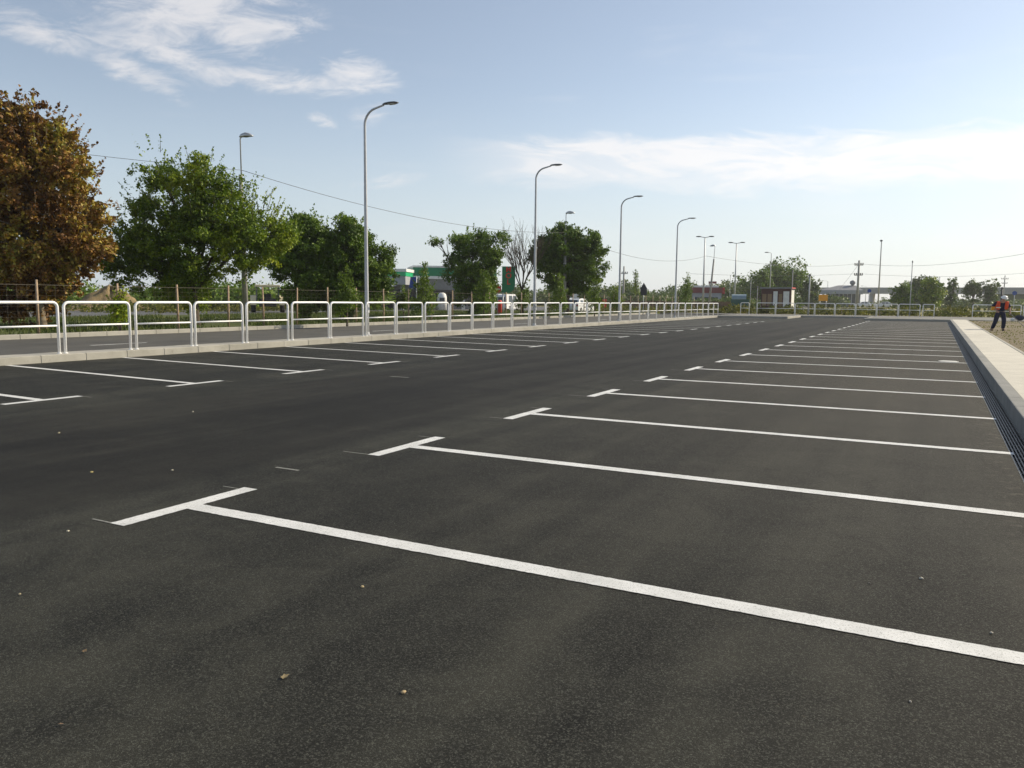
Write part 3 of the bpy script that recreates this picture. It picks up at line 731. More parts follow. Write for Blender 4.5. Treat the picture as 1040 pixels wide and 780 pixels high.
# ------------------------------------------------------------------ buildings and small things far off
def frame(px, D, name, label, cat, group=None, z=0, extra=0):
    x, y = at(px, D); return empty(name, (x, y, z), label, cat, group, face(px)+extra)
C = lambda n, c, r=.6, m=0, v=.1: simple(n, c, r, m, v)
M['redwood'] = C('red_brown_boards', (.085, .032, .022)); M['tanpanel'] = C('tan_panel', (.26, .17, .085)); M['whitewall'] = C('white_panel', (.75, .74, .70))
M['greyroof'] = C('grey_roof_felt', (.22, .22, .23)); M['stgreen'] = C('station_green', (.012, .20, .085), .35); M['stgreen2'] = C('station_bright_green', (.02, .42, .17), .35)
M['soffit'] = C('canopy_grey', (.34, .35, .37)); M['window'] = C('window_glass', (.05, .065, .075), .12); M['blue'] = C('sign_blue', (.015, .06, .30), .4)
M['red'] = C('sign_red', (.72, .045, .025), .4); M['brickred'] = C('shop_red', (.17, .028, .026), .6); M['orange'] = C('sign_orange', (.75, .33, .01), .45)
M['concrete'] = C('bridge_concrete', (.33, .33, .32), .85); M['tyre'] = C('tyre_rubber', (.02, .02, .02), .8); M['cream'] = C('cream_paint', (.72, .62, .38), .4)
M['bin'] = C('bin_green', (.03, .10, .095), .5); M['binlid'] = C('bin_lid', (.22, .30, .34), .5); M['carwhite'] = C('car_paint', (.78, .78, .78), .2, 0, .02)
M['chrome'] = C('wheel_rim', (.5, .5, .5), .3, .8); M['brownfence'] = C('brown_boards', (.16, .095, .065), .85, 0, .35); M['taillight'] = C('tail_light', (.40, .01, .01), .25)
# kiosk
ks = frame(788, 98, 'kiosk', 'small flat-roofed red-brown wooden kiosk with white doors', 'kiosk', extra=-.18)
ks.scale = (.86, .9, 1)
MB().box(-1.95, 1.95, 0, 2.3, 0, 2.85).build('wall', M['redwood'], ks)
MB().box(-2.1, 2.05, -.3, 2.6, 2.853, 3.0).build('roof', M['greyroof'], ks)
MB().box(2.053, 2.07, -.3, 2.6, 2.90, 3.0).build('red_edge', M['red'], ks)
for x0, x1 in ((-1.8, -1.25), (-1.1, -.55), (.35, .8)): MB().box(x0, x1, -.03, -.002, .9, 2.25).build('shutter', M['tanpanel'], ks)
for x0, x1 in ((-.35, .2), (.95, 1.7)):
    d = MB().box(x0, x1, -.04, -.002, .02, 2.55).build('door', M['whitewall'], ks); MB().box(x1-.1, x1-.05, -.09, -.042, 1.0, 1.12).build('handle', M['lampgrey'], d)
MB().box(1.952, 1.98, .12, 2.15, .05, 2.7).build('side_panel', M['whitewall'], ks)
# dumpster
bn = frame(751.5, 104, 'waste_bin', 'large blue-green waste bin left of the kiosk', 'waste bin')
MB().add([(-.95,-.6,.15),(.95,-.6,.15),(.95,.6,.15),(-.95,.6,.15),(-1.1,-.75,1.6),(1.1,-.75,1.6),(1.1,.75,1.6),(-1.1,.75,1.6)], [(3,2,1,0),(4,5,6,7),(0,1,5,4),(1,2,6,5),(2,3,7,6),(3,0,4,7)]).build('body', M['bin'], bn)
n = 8; vs = [(x, -.74+1.48*(1-math.cos(math.pi*i/n))/2, 1.61+.62*math.sin(math.pi*i/n)) for x in (-1.0, .75) for i in range(n+1)]
MB().add(vs, [(i, i+1, n+2+i, n+1+i) for i in range(n)]+[tuple(range(n+1))[::-1], tuple(range(n+1, 2*n+2))]).build('lid', M['binlid'], bn)
for sx in (-.8, .8): MB().lathe([(.1, -.03), (.1, .03)], 10, (sx, -.4, .1), 'x').build('wheel', M['tyre'], bn)
# red shop
rb = frame(720, 180, 'roadside_shop', 'low dark red shop with a white flat roof left of the bin', 'shop')
MB().box(-3.6, 2.6, 0, 5, 0, 3.097).build('wall', M['soffit'], rb)
MB().box(-3.75, 2.75, -.35, 5.2, 3.1, 4.3).build('fascia', M['brickred'], rb)
MB().box(2.753, 3.3, -.1, 3, 2.9, 4.3).build('end_panel', M['taillight'], rb)
MB().box(-3.3, 2.0, -.2, 5.0, 4.303, 4.7).build('roof', M['whitewall'], rb)
for xx in (-3.0, -1.2, .6): w_ = MB().box(xx, xx+1.3, -.05, -.002, .7, 2.2).build('window', M['window'], rb)
sg = MB().box(-.2, 1.5, 0, .15, 5.1, 5.6).build('roof_sign', M['brickred'], rb); MB().tube([(0, .08, 4.702), (0, .08, 5.1)], .05, 6).build('bracket', M['galv'], sg)
# pavilion
pv = frame(857, 245, 'pavilion', 'grey pavilion with glazed walls and low hipped roof beyond the weeds', 'building')
MB().box(-4.6, 4.1, .4, 8, 0, 3.6).build('wall', M['window'], pv)
q = MB()
for i in range(9): q.box(-4.7+1.09*i, -4.45+1.09*i, .25, .398, 0, 3.6)
q.build('mullion', M['soffit'], pv)
MB().box(-6.6, 4.9, -.8, 9, 3.602, 4.7).build('fascia', M['soffit'], pv)
MB().add([(-6.6,-.8,4.702),(4.9,-.8,4.702),(4.9,9,4.702),(-6.6,9,4.702),(-1.6,4,6.1),(2.8,4,6.1)], [(0,1,5,4),(1,2,5),(2,3,4,5),(3,0,4),(3,2,1,0)]).build('roof', M['greyroof'], pv)
MB().lathe([(.1, 5.9), (.75, 6.6), (.75, 7.2), (.1, 7.6)], 10, (2.1, 4, 0)).build('vent', M['greyroof'], pv, True)
MB().box(-8.0, -5.2, -.4, 1.2, 0, 3.0).build('side_room', M['dark'], pv)
# overpass
ov = frame(1000, 330, 'overpass', 'long grey road bridge across the right horizon', 'bridge', extra=.0)
MB().box(-62, 90, 0, 10, 4.6, 5.9).build('deck', M['concrete'], ov)
MB().box(-62, 90, -.12, -.003, 5.5, 6.9).build('parapet', M['concrete'], ov)
for xx in (-50, -38, -24, -10, 12, 34, 58): MB().box(xx, xx+1.4, 1, 9, -.1, 4.598).build('pier', M['concrete'], ov)
MB().add([(-2, -.5, -.1), (92, -.5, -.1), (92, 12, -.1), (-2, 12, -.1), (4, 1, 4.59), (92, 1, 4.59), (92, 9, 4.59), (4, 9, 4.59)], [(3,2,1,0),(4,5,6,7),(0,1,5,4),(1,2,6,5),(2,3,7,6),(3,0,4,7)]).build('embankment', M['grass'], ov)
# filling station
st = frame(444, 100, 'filling_station', 'filling station with green canopy bands and white soffit beams', 'filling station', extra=.12)
cn = MB().box(-3.0, 7.5, 0, 8, 4.15, 5.2).build('canopy_fascia', M['stgreen'], st)
MB().box(-3.0, 7.6, -.08, 8.1, 5.203, 5.42).build('canopy_trim', M['whitewall'], cn)
MB().box(-3.2, 7.6, -.12, 8.2, 3.80, 4.147).build('canopy_underside', M['whitewall'], st)
MB().add([(-5.5, 1, 2.5), (5.0, 1, 2.5), (5.0, 7, 2.5), (-5.5, 7, 2.5), (-3.6, .2, 3.795), (6.5, .2, 3.795), (6.5, 8, 3.795), (-3.6, 8, 3.795)], [(3,2,1,0),(4,5,6,7),(0,1,5,4),(1,2,6,5),(2,3,7,6),(3,0,4,7)]).build('soffit', M['soffit'], st)
for xx in (-4.6, -1.2, 3.4): MB().box(xx, xx+.4, 2, 2.4, 0, 2.497).build('column', M['whitewall'], st)
MB().box(-6.5, 7.2, 8.5, 14, 0, 2.9).build('shop_wall', M['soffit'], st)
for xx in (-6.1, -4.2, -2.3, -.4, 1.5, 3.4, 5.2): MB().box(xx, xx+1.6, 8.42, 8.497, .4, 2.3).build('window', M['window'], st)
c2 = frame(397, 96, 'station_canopy', 'lower white-topped canopy with bright green band left of the main canopy', 'canopy', extra=-.25)
MB().box(-4.5, 1.8, 0, 6, 4.0, 4.5).build('green_band', M['stgreen2'], c2)
MB().box(-4.6, 1.9, -.05, 6.1, 4.503, 4.85).build('white_cap', M['whitewall'], c2)
MB().box(-4.5, 1.75, .1, 6, 3.0, 3.997).build('soffit', M['soffit'], c2)
for xx in (-3.8, .9): MB().box(xx, xx+.35, 1, 1.4, 0, 2.997).build('column', M['soffit'], c2)
MB().box(-4.3, 1.2, 5.2, 6, .0, 2.9).build('window_wall', M['window'], c2)
pmp = frame(449, 94, 'fuel_pump', 'pale rounded fuel pump under the station canopy', 'fuel pump')
MB().lathe([(.55, 0), (.55, 1.5), (.45, 1.9), (.2, 2.1)], 14).build('cabinet', M['whitewall'], pmp, True); MB().box(-.3, .3, -.58, -.5, 1.1, 1.5).build('display', M['window'], pmp)
# blue hanging banner sign
bs = frame(420, 84, 'blue_sign', 'blue hanging banner sign in front of the station canopy', 'sign')
MB().tube([(.3,0,0), (.3,0,3.7)], .05, 8).build('pole', M['galv'], bs, True)
MB().add([(-.45,-.08,2.55),(.25,-.08,2.3),(.25,-.08,3.6),(-.3,-.08,3.6),(-.45,-.02,2.55),(.25,-.02,2.3),(.25,-.02,3.6),(-.3,-.02,3.6)], [(0,1,2,3),(7,6,5,4),(0,4,5,1),(1,5,6,2),(2,6,7,3),(3,7,4,0)]).build('banner', M['blue'], bs)
# green totem with red lettering
tt = frame(515.5, 78, 'totem_sign', 'dark green filling station sign with red lettering stacked down it', 'sign')
n = 8; prof = [(-.55, 4.55), (-.55, 2.05), (0, 2.0)] + [(.0+.72*math.sin(math.pi/2*i/n), 2.0+.9*(1-math.cos(math.pi/2*i/n))) for i in range(1, n+1)] + [(.72, 4.55)]
m_ = len(prof); MB().add([(x, 0, z) for x, z in prof]+[(x, .3, z) for x, z in prof], [tuple(range(m_)), tuple(range(m_, 2*m_))[::-1]]+[(i, m_+i, m_+(i+1) % m_, (i+1) % m_) for i in range(m_)]).build('board', M['stgreen'], tt)
for k_, ch in enumerate('MOL'):
    cu = bpy.data.curves.new('letter', 'FONT'); cu.body = ch; cu.size = .70; cu.offset = .015; cu.extrude = .015; cu.align_x = 'CENTER'; cu.materials.append(M['red'])
    tmp = bpy.data.objects.new('tmp', cu); COL.objects.link(tmp); lm = bpy.data.meshes.new_from_object(tmp.evaluated_get(bpy.context.evaluated_depsgraph_get())); bpy.data.objects.remove(tmp)
    lo = bpy.data.objects.new('letter', lm); link(lo, tt); lo.rotation_euler = (math.pi/2, 0, 0); lo.location = (.08, -.02, 4.02-.60*k_)
MB().tube([(-.45, .15, 0), (-.45, .15, 2.1)], .07, 8).build('pole', M['galv'], tt, True)
# no entry sign + red bollard
ne = frame(505.5, 66, 'road_sign', 'round red no-entry sign with a white bar left of the totem', 'road sign')
MB().tube([(0,0,0), (0,0,2.5)], .035, 8).build('pole', M['galv'], ne, True)
dsc = MB().lathe([(.29, -.02), (.29, .02)], 24, (0, -.05, 2.2), 'y').build('disc', M['red'], ne); MB().box(-.2, .2, -.085, -.072, 2.15, 2.25).build('bar', M['whitewall'], dsc)
rbx = frame(507.3, 70, 'red_pillar', 'red pillar box below the no-entry sign', 'pillar')
MB().lathe([(.22, 0), (.22, 1.15), (.2, 1.25), (.1, 1.3)], 14).build('body', M['red'], rbx, True); MB().lathe([(.24, 0), (.24, .1)], 14).build('base', M['lampgrey'], rbx)
r2 = frame(614, 100, 'red_pillar', 'small red box beyond the white car, under the third curved lamp', 'pillar')
MB().box(-.25, .25, -.2, .2, .0, 1.5).build('body', M['red'], r2, bevel=.03); MB().box(-.28, .28, -.23, .23, 1.502, 1.56).build('cap', M['lampgrey'], r2)
# arrow-shaped sign back
ar = frame(653.5, 72, 'road_sign', 'dark pointed road sign seen from behind between third and fourth curved lamps', 'road sign')
MB().tube([(0,0,0), (0,0,2.2)], .035, 8).build('pole', M['galv'], ar, True)
pp = [(-.28, 1.85), (.28, 1.85), (.28, 2.35), (.34, 2.35), (0, 2.95), (-.34, 2.35), (-.28, 2.35)]; m_ = len(pp)
MB().add([(x, -.07, z) for x, z in pp]+[(x, -.04, z) for x, z in pp], [tuple(range(m_)), tuple(range(m_, 2*m_))[::-1]]+[(i, m_+i, m_+(i+1) % m_, (i+1) % m_) for i in range(m_)]).build('board', M['cable'], ar)
# orange and blue signs
og = frame(836, 118, 'direction_sign', 'orange direction board left of the pavilion', 'road sign')
for sx in (-.4, .4): MB().tube([(sx,0,0), (sx,0,1.5)], .04, 8).build('post', M['galv'], og, True)
MB().box(-.58, .58, -.08, -.045, 1.5, 2.35).build('board', M['orange'], og)
for px, D, H, lab in [(882.5, 110, 3.0, 'round blue road sign left of the slim tall mast'), (1030, 150, 3.2, 'round blue road sign near the right edge above the worker')]:
    s_ = frame(px, D, 'road_sign', lab, 'road sign', 'round blue road signs')
    MB().tube([(0,0,0), (0,0,H)], .045, 8).build('pole', M['galv'], s_, True)
    dsc = MB().lathe([(.22 if D < 140 else .33, -.02), (.22 if D < 140 else .33, .02)], 20, (0, -.06, H-.2), 'y').build('disc', M['blue'], s_)
dp = plain_pole(1017, 110, 3.1, 'dark thick post top behind the worker', .13, 'cable', 'post', 'dark_post')
# white hoarding behind car
wb = frame(583.5, 98, 'white_board', 'white rectangular board above the white car', 'board')
MB().box(-.55, .55, -.05, .0, 1.3, 2.1).build('panel', M['whitewall'], wb)
for sx in (-.4, .4): MB().tube([(sx,.04,0), (sx,.04,2.0)], .04, 6).build('post', M['galv'], wb, True)
# brown plank fence
bf = frame(690, 112, 'plank_fence', 'long low brown fence beyond the last left-hand lamps', 'fence')
q = MB(); xx = -14.5; rn = random.Random(5)
while xx < 7.5: q.box(xx, xx+.16, 0, .03, 0, 1.30+rn.uniform(-.05, .05)); xx += .19
q.build('planks', M['brownfence'], bf); MB().box(-14.5, 7.5, .033, .08, .9, 1.0).build('rail', M['brownfence'], bf)
# felled trunk / plank over weeds
lg = frame(876, 88, 'plank', 'pale plank lying on the weeds behind the back barrier', 'plank')
MB().box(-2.3, 2.1, -.1, .1, .80, .86, Matrix.Rotation(R(-1.5), 4, 'Y')).build('board', M['cream'], lg)
for sx in (-1.9, 1.6): MB().box(sx, sx+.06, -.05, .05, 0, .82).build('trestle_leg', M['wood'], lg)

# vehicles
def make_car(px, D, rz, label, L=4.0, W=1.68, H=1.46, van=False, z=.02):
    o = frame(px, D, 'parked_car' if not van else 'van', label, 'car' if not van else 'van', extra=rz, z=z)
    if van: prof = [(-L/2,.35),(-L/2,1.75),(-L/2+.15,H),(L/2-1.5,H),(L/2-.7,1.25),(L/2-.05,1.0),(L/2,.35)]
    else: prof = [(-L/2,.35),(-L/2-.02,.85),(-L/2+.15,.98),(-L/2+.55,H-.05),(-L/2+1.0,H),(-L/2+1.9,H-.02),(-L/2+2.65,1.0),(L/2-.25,.82),(L/2,.6),(L/2,.32)]
    m = len(prof)
    def wx(z): return W/2*(1-.16*max(0, (z-.9)/(H-.9)))
    vs = [(s*wx(z), y, z) for s in (-1, 1) for y, z in prof]
    MB().add(vs, [tuple(range(m)), tuple(range(m, 2*m))[::-1]]+[(i, (i+1) % m, m+(i+1) % m, m+i) for i in range(m)]).build('body', M['carwhite'], o, bevel=.05)
    for sx in (-1, 1):
        for yy in (-L/2+.72, L/2-.78):
            wl = MB().lathe([(.18, -.1), (.30, -.1), (.31, 0), (.30, .1), (.18, .1)], 18, (sx*(W/2-.1), yy, .31), 'x').build('wheel', M['tyre'], o, True)
            MB().lathe([(.17, -.012), (.17, .012)], 14, (sx*(W/2+.005), yy, .31), 'x').build('rim', M['chrome'], wl)
    zt, zb = H-.13, 1.0
    ys = (-L/2+.65, L/2-1.85) if not van else (-L/2+.6, L/2-1.2)
    for s in (-1, 1):
        for a, b in ((ys[0], (ys[0]+ys[1])/2-.05), ((ys[0]+ys[1])/2+.05, ys[1])):
            MB().add([(s*(wx(zb)+.012), a, zb), (s*(wx(zb)+.012), b, zb), (s*(wx(zt)+.012), b-.05, zt), (s*(wx(zt)+.012), a+.05, zt)], [(0,1,2,3)]).build('side_window', M['window'], o)
    if not van:
        MB().add([(-.62,-L/2+.21,1.05),(.62,-L/2+.21,1.05),(.55,-L/2+.47,H-.12),(-.55,-L/2+.47,H-.12)], [(0,1,2,3)]).build('rear_window', M['window'], o)
        MB().add([(-.62,L/2-1.32,1.06),(.62,L/2-1.32,1.06),(.56,L/2-1.92,H-.1),(-.56,L/2-1.92,H-.1)], [(3,2,1,0)]).build('windscreen', M['window'], o)
    else: MB().box(-.6, .6, -L/2-.015, -L/2-.004, 1.1, 1.6).build('rear_window', M['window'], o)
    for s in (-1, 1): MB().box(s*.72-.08, s*.72+.08, -L/2-.035, -L/2-.022, .72, .92).build('tail_light', M['taillight'], o)
    MB().box(-.26, .26, -L/2-.036, -L/2-.024, .5, .62).build('number_plate', M['whitewall'], o)
    return o
make_car(588, 82, -.42, 'small white car on the road beyond the fence, left of the third curved lamp')
make_car(516, 92, -.5, 'white van under the green totem sign', 3.6, 1.7, 1.9, True)
for px, lab in [(876, 'white car under the overpass just right of the power pole'), (897, 'white car under the overpass right of the slim mast')]:
    make_car(px, 225, 1.45, lab)
# old tractor
tr = frame(272, 76, 'tractor', 'tractor with cream canopy roof and pale wheel guards behind the close pair of trees', 'tractor')
MB().box(-1.1, 1.1, -.9, .9, 2.30, 2.50).build('canopy', M['cream'], tr, bevel=.05)
for sx in (-.95, .95):
    for sy in (-.75, .75): MB().box(sx-.04, sx+.04, sy-.04, sy+.04, .9, 2.298).build('canopy_post', M['lampgrey'], tr)
MB().box(-.75, .75, -1.0, 1.0, .55, 1.25).build('engine_body', M['dark'], tr, bevel=.06)
MB().box(-.3, .3, -.3, .3, 1.252, 1.7).build('seat', M['dark'], tr, bevel=.05)
for sx in (-1.25, 1.25):
    wl = MB().lathe([(.35, -.18), (.66, -.2), (.70, 0), (.66, .2), (.35, .18)], 22, (sx, 0, .70), 'x').build('wheel', M['tyre'], tr, True)
    MB().lathe([(.34, -.06), (.34, .06)], 16, (sx, 0, .70), 'x').build('rim', M['cream'], wl)
    pts = [(sx, -.85*math.cos(math.pi*i/8), .70+.85*math.sin(math.pi*i/8)) for i in range(9)]
    g = MB()
    for i in range(8):
        a, b = Vector(pts[i]), Vector(pts[i+1]); g.add([a-Vector((.25,0,0)), a+Vector((.25,0,0)), b+Vector((.25,0,0)), b-Vector((.25,0,0))], [(0,1,2,3)])
    go = g.build('mudguard', M['cream'], tr); sm = go.modifiers.new('thick', 'SOLIDIFY'); sm.thickness = .04

# ------------------------------------------------------------------ little things on the tarmac
def fallen_leaf(loc, s, rz, label, col, tilt=.3):
    t = simple('dry_leaf_'+str(len(bpy.data.materials)), col, .7, 0, .2, 40)
    mb = MB(); n = 10; out = [(0, 0, 0)]
    for i in range(n):
        a = 2*math.pi*i/n; r = s*(1 if i % 2 == 0 else .62)*(1.25 if i == 0 else 1); out.append((r*math.cos(a), .7*r*math.sin(a), .25*r*abs(math.sin(a))+.1*s))
    mb.add(out, [(0, 1+i, 1+(i+1) % n) for i in range(n)])
    o = mb.build('fallen_leaf', t); o.location = loc; o.rotation_euler = (tilt, -tilt*.5, rz)
    sm = o.modifiers.new('thick', 'SOLIDIFY'); sm.thickness = .0012; return tag(o, label, 'leaf', 'fallen leaves on the asphalt')
def pebble(loc, s, label, col, seed):
    rn = random.Random(seed); mb = MB(); mb.ball((0,0,0), s, 7, 5, (1, .75, .6)); mb.v = [(x*rn.uniform(.8, 1.2), y*rn.uniform(.8, 1.2), z*rn.uniform(.8, 1.2)) for x, y, z in mb.v]
    o = mb.build('pebble', simple('pebble_stone_'+str(seed), col, .8, 0, .2, 60)); o.location = (loc[0], loc[1], s*.45); o.rotation_euler = (0, 0, rn.uniform(0, 6)); return tag(o, label, 'pebble', 'pebbles on the asphalt')
GP = [((86, 662.5), 'L', .011, 'curled tan leaf lying alone at lower left, left of the first bay line', (.42, .26, .12)),
      ((289, 689), 'L', .016, 'flat pale brown leaf on the asphalt left of the tan pebble', (.24, .19, .10)),
      ((410, 704), 'P', .010, 'tan pebble with a sharp shadow at the lower centre', (.48, .36, .20)),
      ((62, 737), 'L', .008, 'small brown leaf at the lower left corner', (.2, .13, .08)),
      ((20, 604), 'P', .008, 'small pale pebble at the left edge', (.4, .34, .22)),
      ((368, 596.5), 'P', .009, 'pale pebble below the first bay line', (.45, .36, .2)),
      ((69, 540), 'P', .010, 'white pebble left of the first T mark', (.55, .5, .38)),
      ((935.5, 588), 'P', .010, 'white pebble between first and second bay lines', (.6, .56, .46)),
      ((883, 593), 'P', .007, 'grey pebble left of the white one between the bay lines', (.3, .27, .22)),
      ((1007, 643.5), 'P', .008, 'pale pebble above the first bay line at right', (.5, .46, .38)),
      ((924.5, 713), 'P', .006, 'tiny pale pebble near the lower right corner', (.5, .45, .38)),
      ((93, 480), 'P', .012, 'yellowish pebble in the aisle at left', (.5, .42, .18)),
      ((175, 478), 'P', .010, 'pale pebble in the aisle left of the first T mark', (.5, .46, .36)),
      ((196, 418.5), 'P', .014, 'pale pebble in the aisle near the left bays', (.5, .46, .36)),
      ((60, 440), 'P', .012, 'tan pebble in the aisle at far left', (.45, .38, .24))]
for i, ((px, py), ty, s, lab, colr) in enumerate(GP):
    d = CM @ np.array([px-520., py-390., 810.]); t_ = -1.4/d[2]; X, Y = d[0]*t_, d[1]*t_
    if ty == 'L': fallen_leaf((X, Y, .006), s, i*1.3, lab, colr)
    else: pebble((X, Y), s, lab, colr, 100+i)
# white paint spill by the far bays
o = MB().poly([(.16, 21.5), (.48, 21.48), (.53, 21.62), (.47, 21.82), (.2, 21.85), (.10, 21.68)], .008, .016).build('white_sheet', M['whitewall'])
tag(o, 'small white sheet lying flat on a bay line near the right kerb', 'sheet')

# ------------------------------------------------------------------ worker
def skin(name, pts, edges, rad, mat, parent, sub=2, root=0):
    me = bpy.data.meshes.new(name); me.from_pydata(pts, edges, []); me.update()
    ob = bpy.data.objects.new('tmp', me); COL.objects.link(ob)
    sk = ob.modifiers.new('s', 'SKIN'); sk.use_smooth_shade = True
    for i, r in enumerate(rad):
        r = r if isinstance(r, tuple) else (r, r)
        me.skin_vertices[0].data[i].radius = r; me.skin_vertices[0].data[i].use_root = (i == root)
    sb = ob.modifiers.new('b', 'SUBSURF'); sb.levels = sb.render_levels = sub
    dg = bpy.context.evaluated_depsgraph_get(); dg.update()
    m2 = bpy.data.meshes.new_from_object(ob.evaluated_get(dg)); m2.name = name
    bpy.data.objects.remove(ob); m2.materials.clear(); m2.materials.append(mat)
    for p_ in m2.polygons: p_.use_smooth = True
    return link(bpy.data.objects.new(name, m2), parent)
M['skin'] = C('skin', (.42, .24, .16), .55); M['navy'] = C('navy_cloth', (.012, .016, .045), .9, 0, .2); M['vest'] = C('orange_vest', (.72, .085, .02), .7)
M['helmet'] = C('white_helmet', (.8, .8, .78), .3); M['boot'] = C('boot_leather', (.03, .02, .018), .7); M['reflect'] = C('reflective_band', (.7, .7, .62), .4)
wk = empty('person', (2.62, 43.6, .12), 'worker in orange vest, dark clothes and white helmet, bent over a hand tool', 'person', None, face(1014)+.25)
# local: +X image right, -Y towards the camera
J = dict(pelvis=(0, 0, .90), waist=(0, -.01, 1.02), chest=(.0, -.06, 1.22), neckb=(.02, -.12, 1.40), neck=(.035, -.15, 1.455), head=(.055, -.19, 1.55), crown=(.05, -.18, 1.64),
         hl=(-.10, 0, .86), kl=(-.17, -.07, .48), al=(-.26, .03, .09), tl=(-.30, -.12, .04), hr=(.10, 0, .86), kr=(.13, -.10, .48), ar=(.12, -.04, .09), tr=(.16, -.20, .04),
         sl=(-.17, -.09, 1.36), el=(-.34, -.06, 1.14), wl=(-.20, -.24, .98), sr=(.20, -.11, 1.36), er=(.29, -.16, 1.10), wr=(.27, -.30, .90))
nm = list(J); ix = {k_: i for i, k_ in enumerate(nm)}
E_ = [('pelvis','waist'),('waist','chest'),('chest','neckb'),('neckb','neck'),('neck','head'),('head','crown'),('pelvis','hl'),('hl','kl'),('kl','al'),('al','tl'),('pelvis','hr'),('hr','kr'),('kr','ar'),('ar','tr'),
      ('neckb','sl'),('sl','el'),('el','wl'),('neckb','sr'),('sr','er'),('er','wr')]
rad = dict(pelvis=(.115,.10), waist=(.11,.09), chest=(.17,.12), neckb=(.09,.08), neck=.055, head=(.085,.10), crown=.07, hl=.09, kl=.06, al=.04, tl=.035, hr=.09, kr=.06, ar=.04, tr=.035, sl=.06, el=.045, wl=.033, sr=.06, er=.045, wr=.033)
body = skin('body', [J[k_] for k_ in nm], [(ix[a], ix[b]) for a, b in E_], [rad[k_] for k_ in nm], M['skin'], wk)
def sub_skin(name, keys, edges, extra, mat, root):
    pts = [J[k_] if isinstance(k_, str) else k_ for k_ in keys]; kk = {k_: i for i, k_ in enumerate(keys)}
    return skin(name, pts, [(kk[a], kk[b]) for a, b in edges], extra, mat, wk, 2, root)
am1, am2 = (-.26, .03, .09), (.12, -.04, .09)
J['cl'], J['cr'] = am1, am2; J['hem'] = (0, .0, .93)
sub_skin('trousers', ['pelvis','waist','hl','kl','cl','hr','kr','cr'], [('pelvis','waist'),('pelvis','hl'),('hl','kl'),('kl','cl'),('pelvis','hr'),('hr','kr'),('kr','cr')], [(.17,.14),(.165,.13),.115,.09,.075,.115,.09,.075], M['navy'], 0)
sub_skin('shirt', ['chest','waist','neckb','sl','el','sr','er','hem'], [('chest','waist'),('waist','hem'),('chest','neckb'),('neckb','sl'),('sl','el'),('neckb','sr'),('sr','er')], [(.185,.135),(.18,.135),(.10,.09),.085,.07,.085,.07,(.178,.148)], M['navy'], 0)
for s, (a, b, c_, d_) in {'l': ((-.13,-.20,1.40), (-.15,-.215,1.2), (-.14,-.17,1.0), 0), 'r': ((.17,-.20,1.40), (.16,-.215,1.2), (.15,-.17,1.02), 0)}.items():
    v = skin('vest', [a, b, c_, (a[0]*1.1, .02, 1.38), (b[0]*1.05, .12, 1.2), (c_[0]*1.0, .12, 1.0), (b[0]*1.35, -.04, 1.16)], [(0,1),(1,2),(0,3),(3,4),(4,5),(1,6),(6,4)], [(.070,.045)]*3+[(.095,.04)]*3+[.06], M['vest'], wk, 2, 1)
    if s == 'l': MB().box(-.235, -.06, -.262, -.246, 1.10, 1.15).build('reflective_band', M['reflect'], v)
for f_, t_ in (('al','tl'), ('ar','tr')):
    a, b = J[f_], J[t_]; skin('boot', [(a[0], a[1]+.03, .05), (a[0], a[1], .14), ((a[0]+b[0])/2, (a[1]+b[1])/2, .055), (b[0], b[1], .045)], [(0,1),(0,2),(2,3)], [.05, .055, .05, .042], M['boot'], wk, 2)
# helmet, following the bowed head
hm = MB().lathe([(.165, 0), (.165, .012), (.128, .02), (.125, .06), (.10, .105), (.05, .128), (.008, .134)], 20).build('helmet', M['helmet'], wk, True)
hm.scale = (.86, .86, .9); hm.location = (.06, -.195, 1.58); hm.rotation_euler = (R(28), R(14), 0)
hh = MB(); hh.ball((.05, -.14, 1.50), .08, 8, 6, (1, .7, .8)); hh.build('hair', M['dark'], wk, True)
fc = MB(); fc.add([(.045,-.292,1.545),(.075,-.292,1.545),(.06,-.318,1.515),(.06,-.285,1.575)], [(0,1,2),(0,2,3),(1,3,2)]); fc.build('nose', M['skin'], wk)
for sx in (-.033, .033): MB().ball((.06+sx, -.276, 1.562), .012, 8, 6).build('eye', M['dark'], wk)
MB().box(.035, .085, -.284, -.276, 1.487, 1.494).build('mouth', M['brickred'], wk)
def hand(w, d, side):
    w = Vector(w); d = Vector(d).normalized(); sd = Vector((side, 0, 0)); pts = [w, w+d*.05]; ed = [(0,1)]; rr = [.028, (.036, .018)]
    for i in range(4):
        o_ = sd*(-.028+.0187*i); b0 = w+d*.085+o_; ln = (.07, .08, .075, .058)[i]
        k0 = len(pts); pts += [b0, b0+d*ln*.5+Vector((0, -.012, -.004)), b0+d*ln*.72+Vector((0, .012, -.016))]; ed += [(1, k0), (k0, k0+1), (k0+1, k0+2)]; rr += [.0095, .0085, .0075]
    k0 = len(pts); pts += [w+d*.03-sd*.038, w+d*.065-sd*.05+Vector((0, -.012, 0))]; ed += [(1, k0), (k0, k0+1)]; rr += [.012, .009]
    return skin('hand', [tuple(p_) for p_ in pts], ed, rr, M['skin'], wk, 1, 1)
hand(J['wl'], (.3, -.5, -.5), 1); hand(J['wr'], (-.05, -.5, -.8), -1)
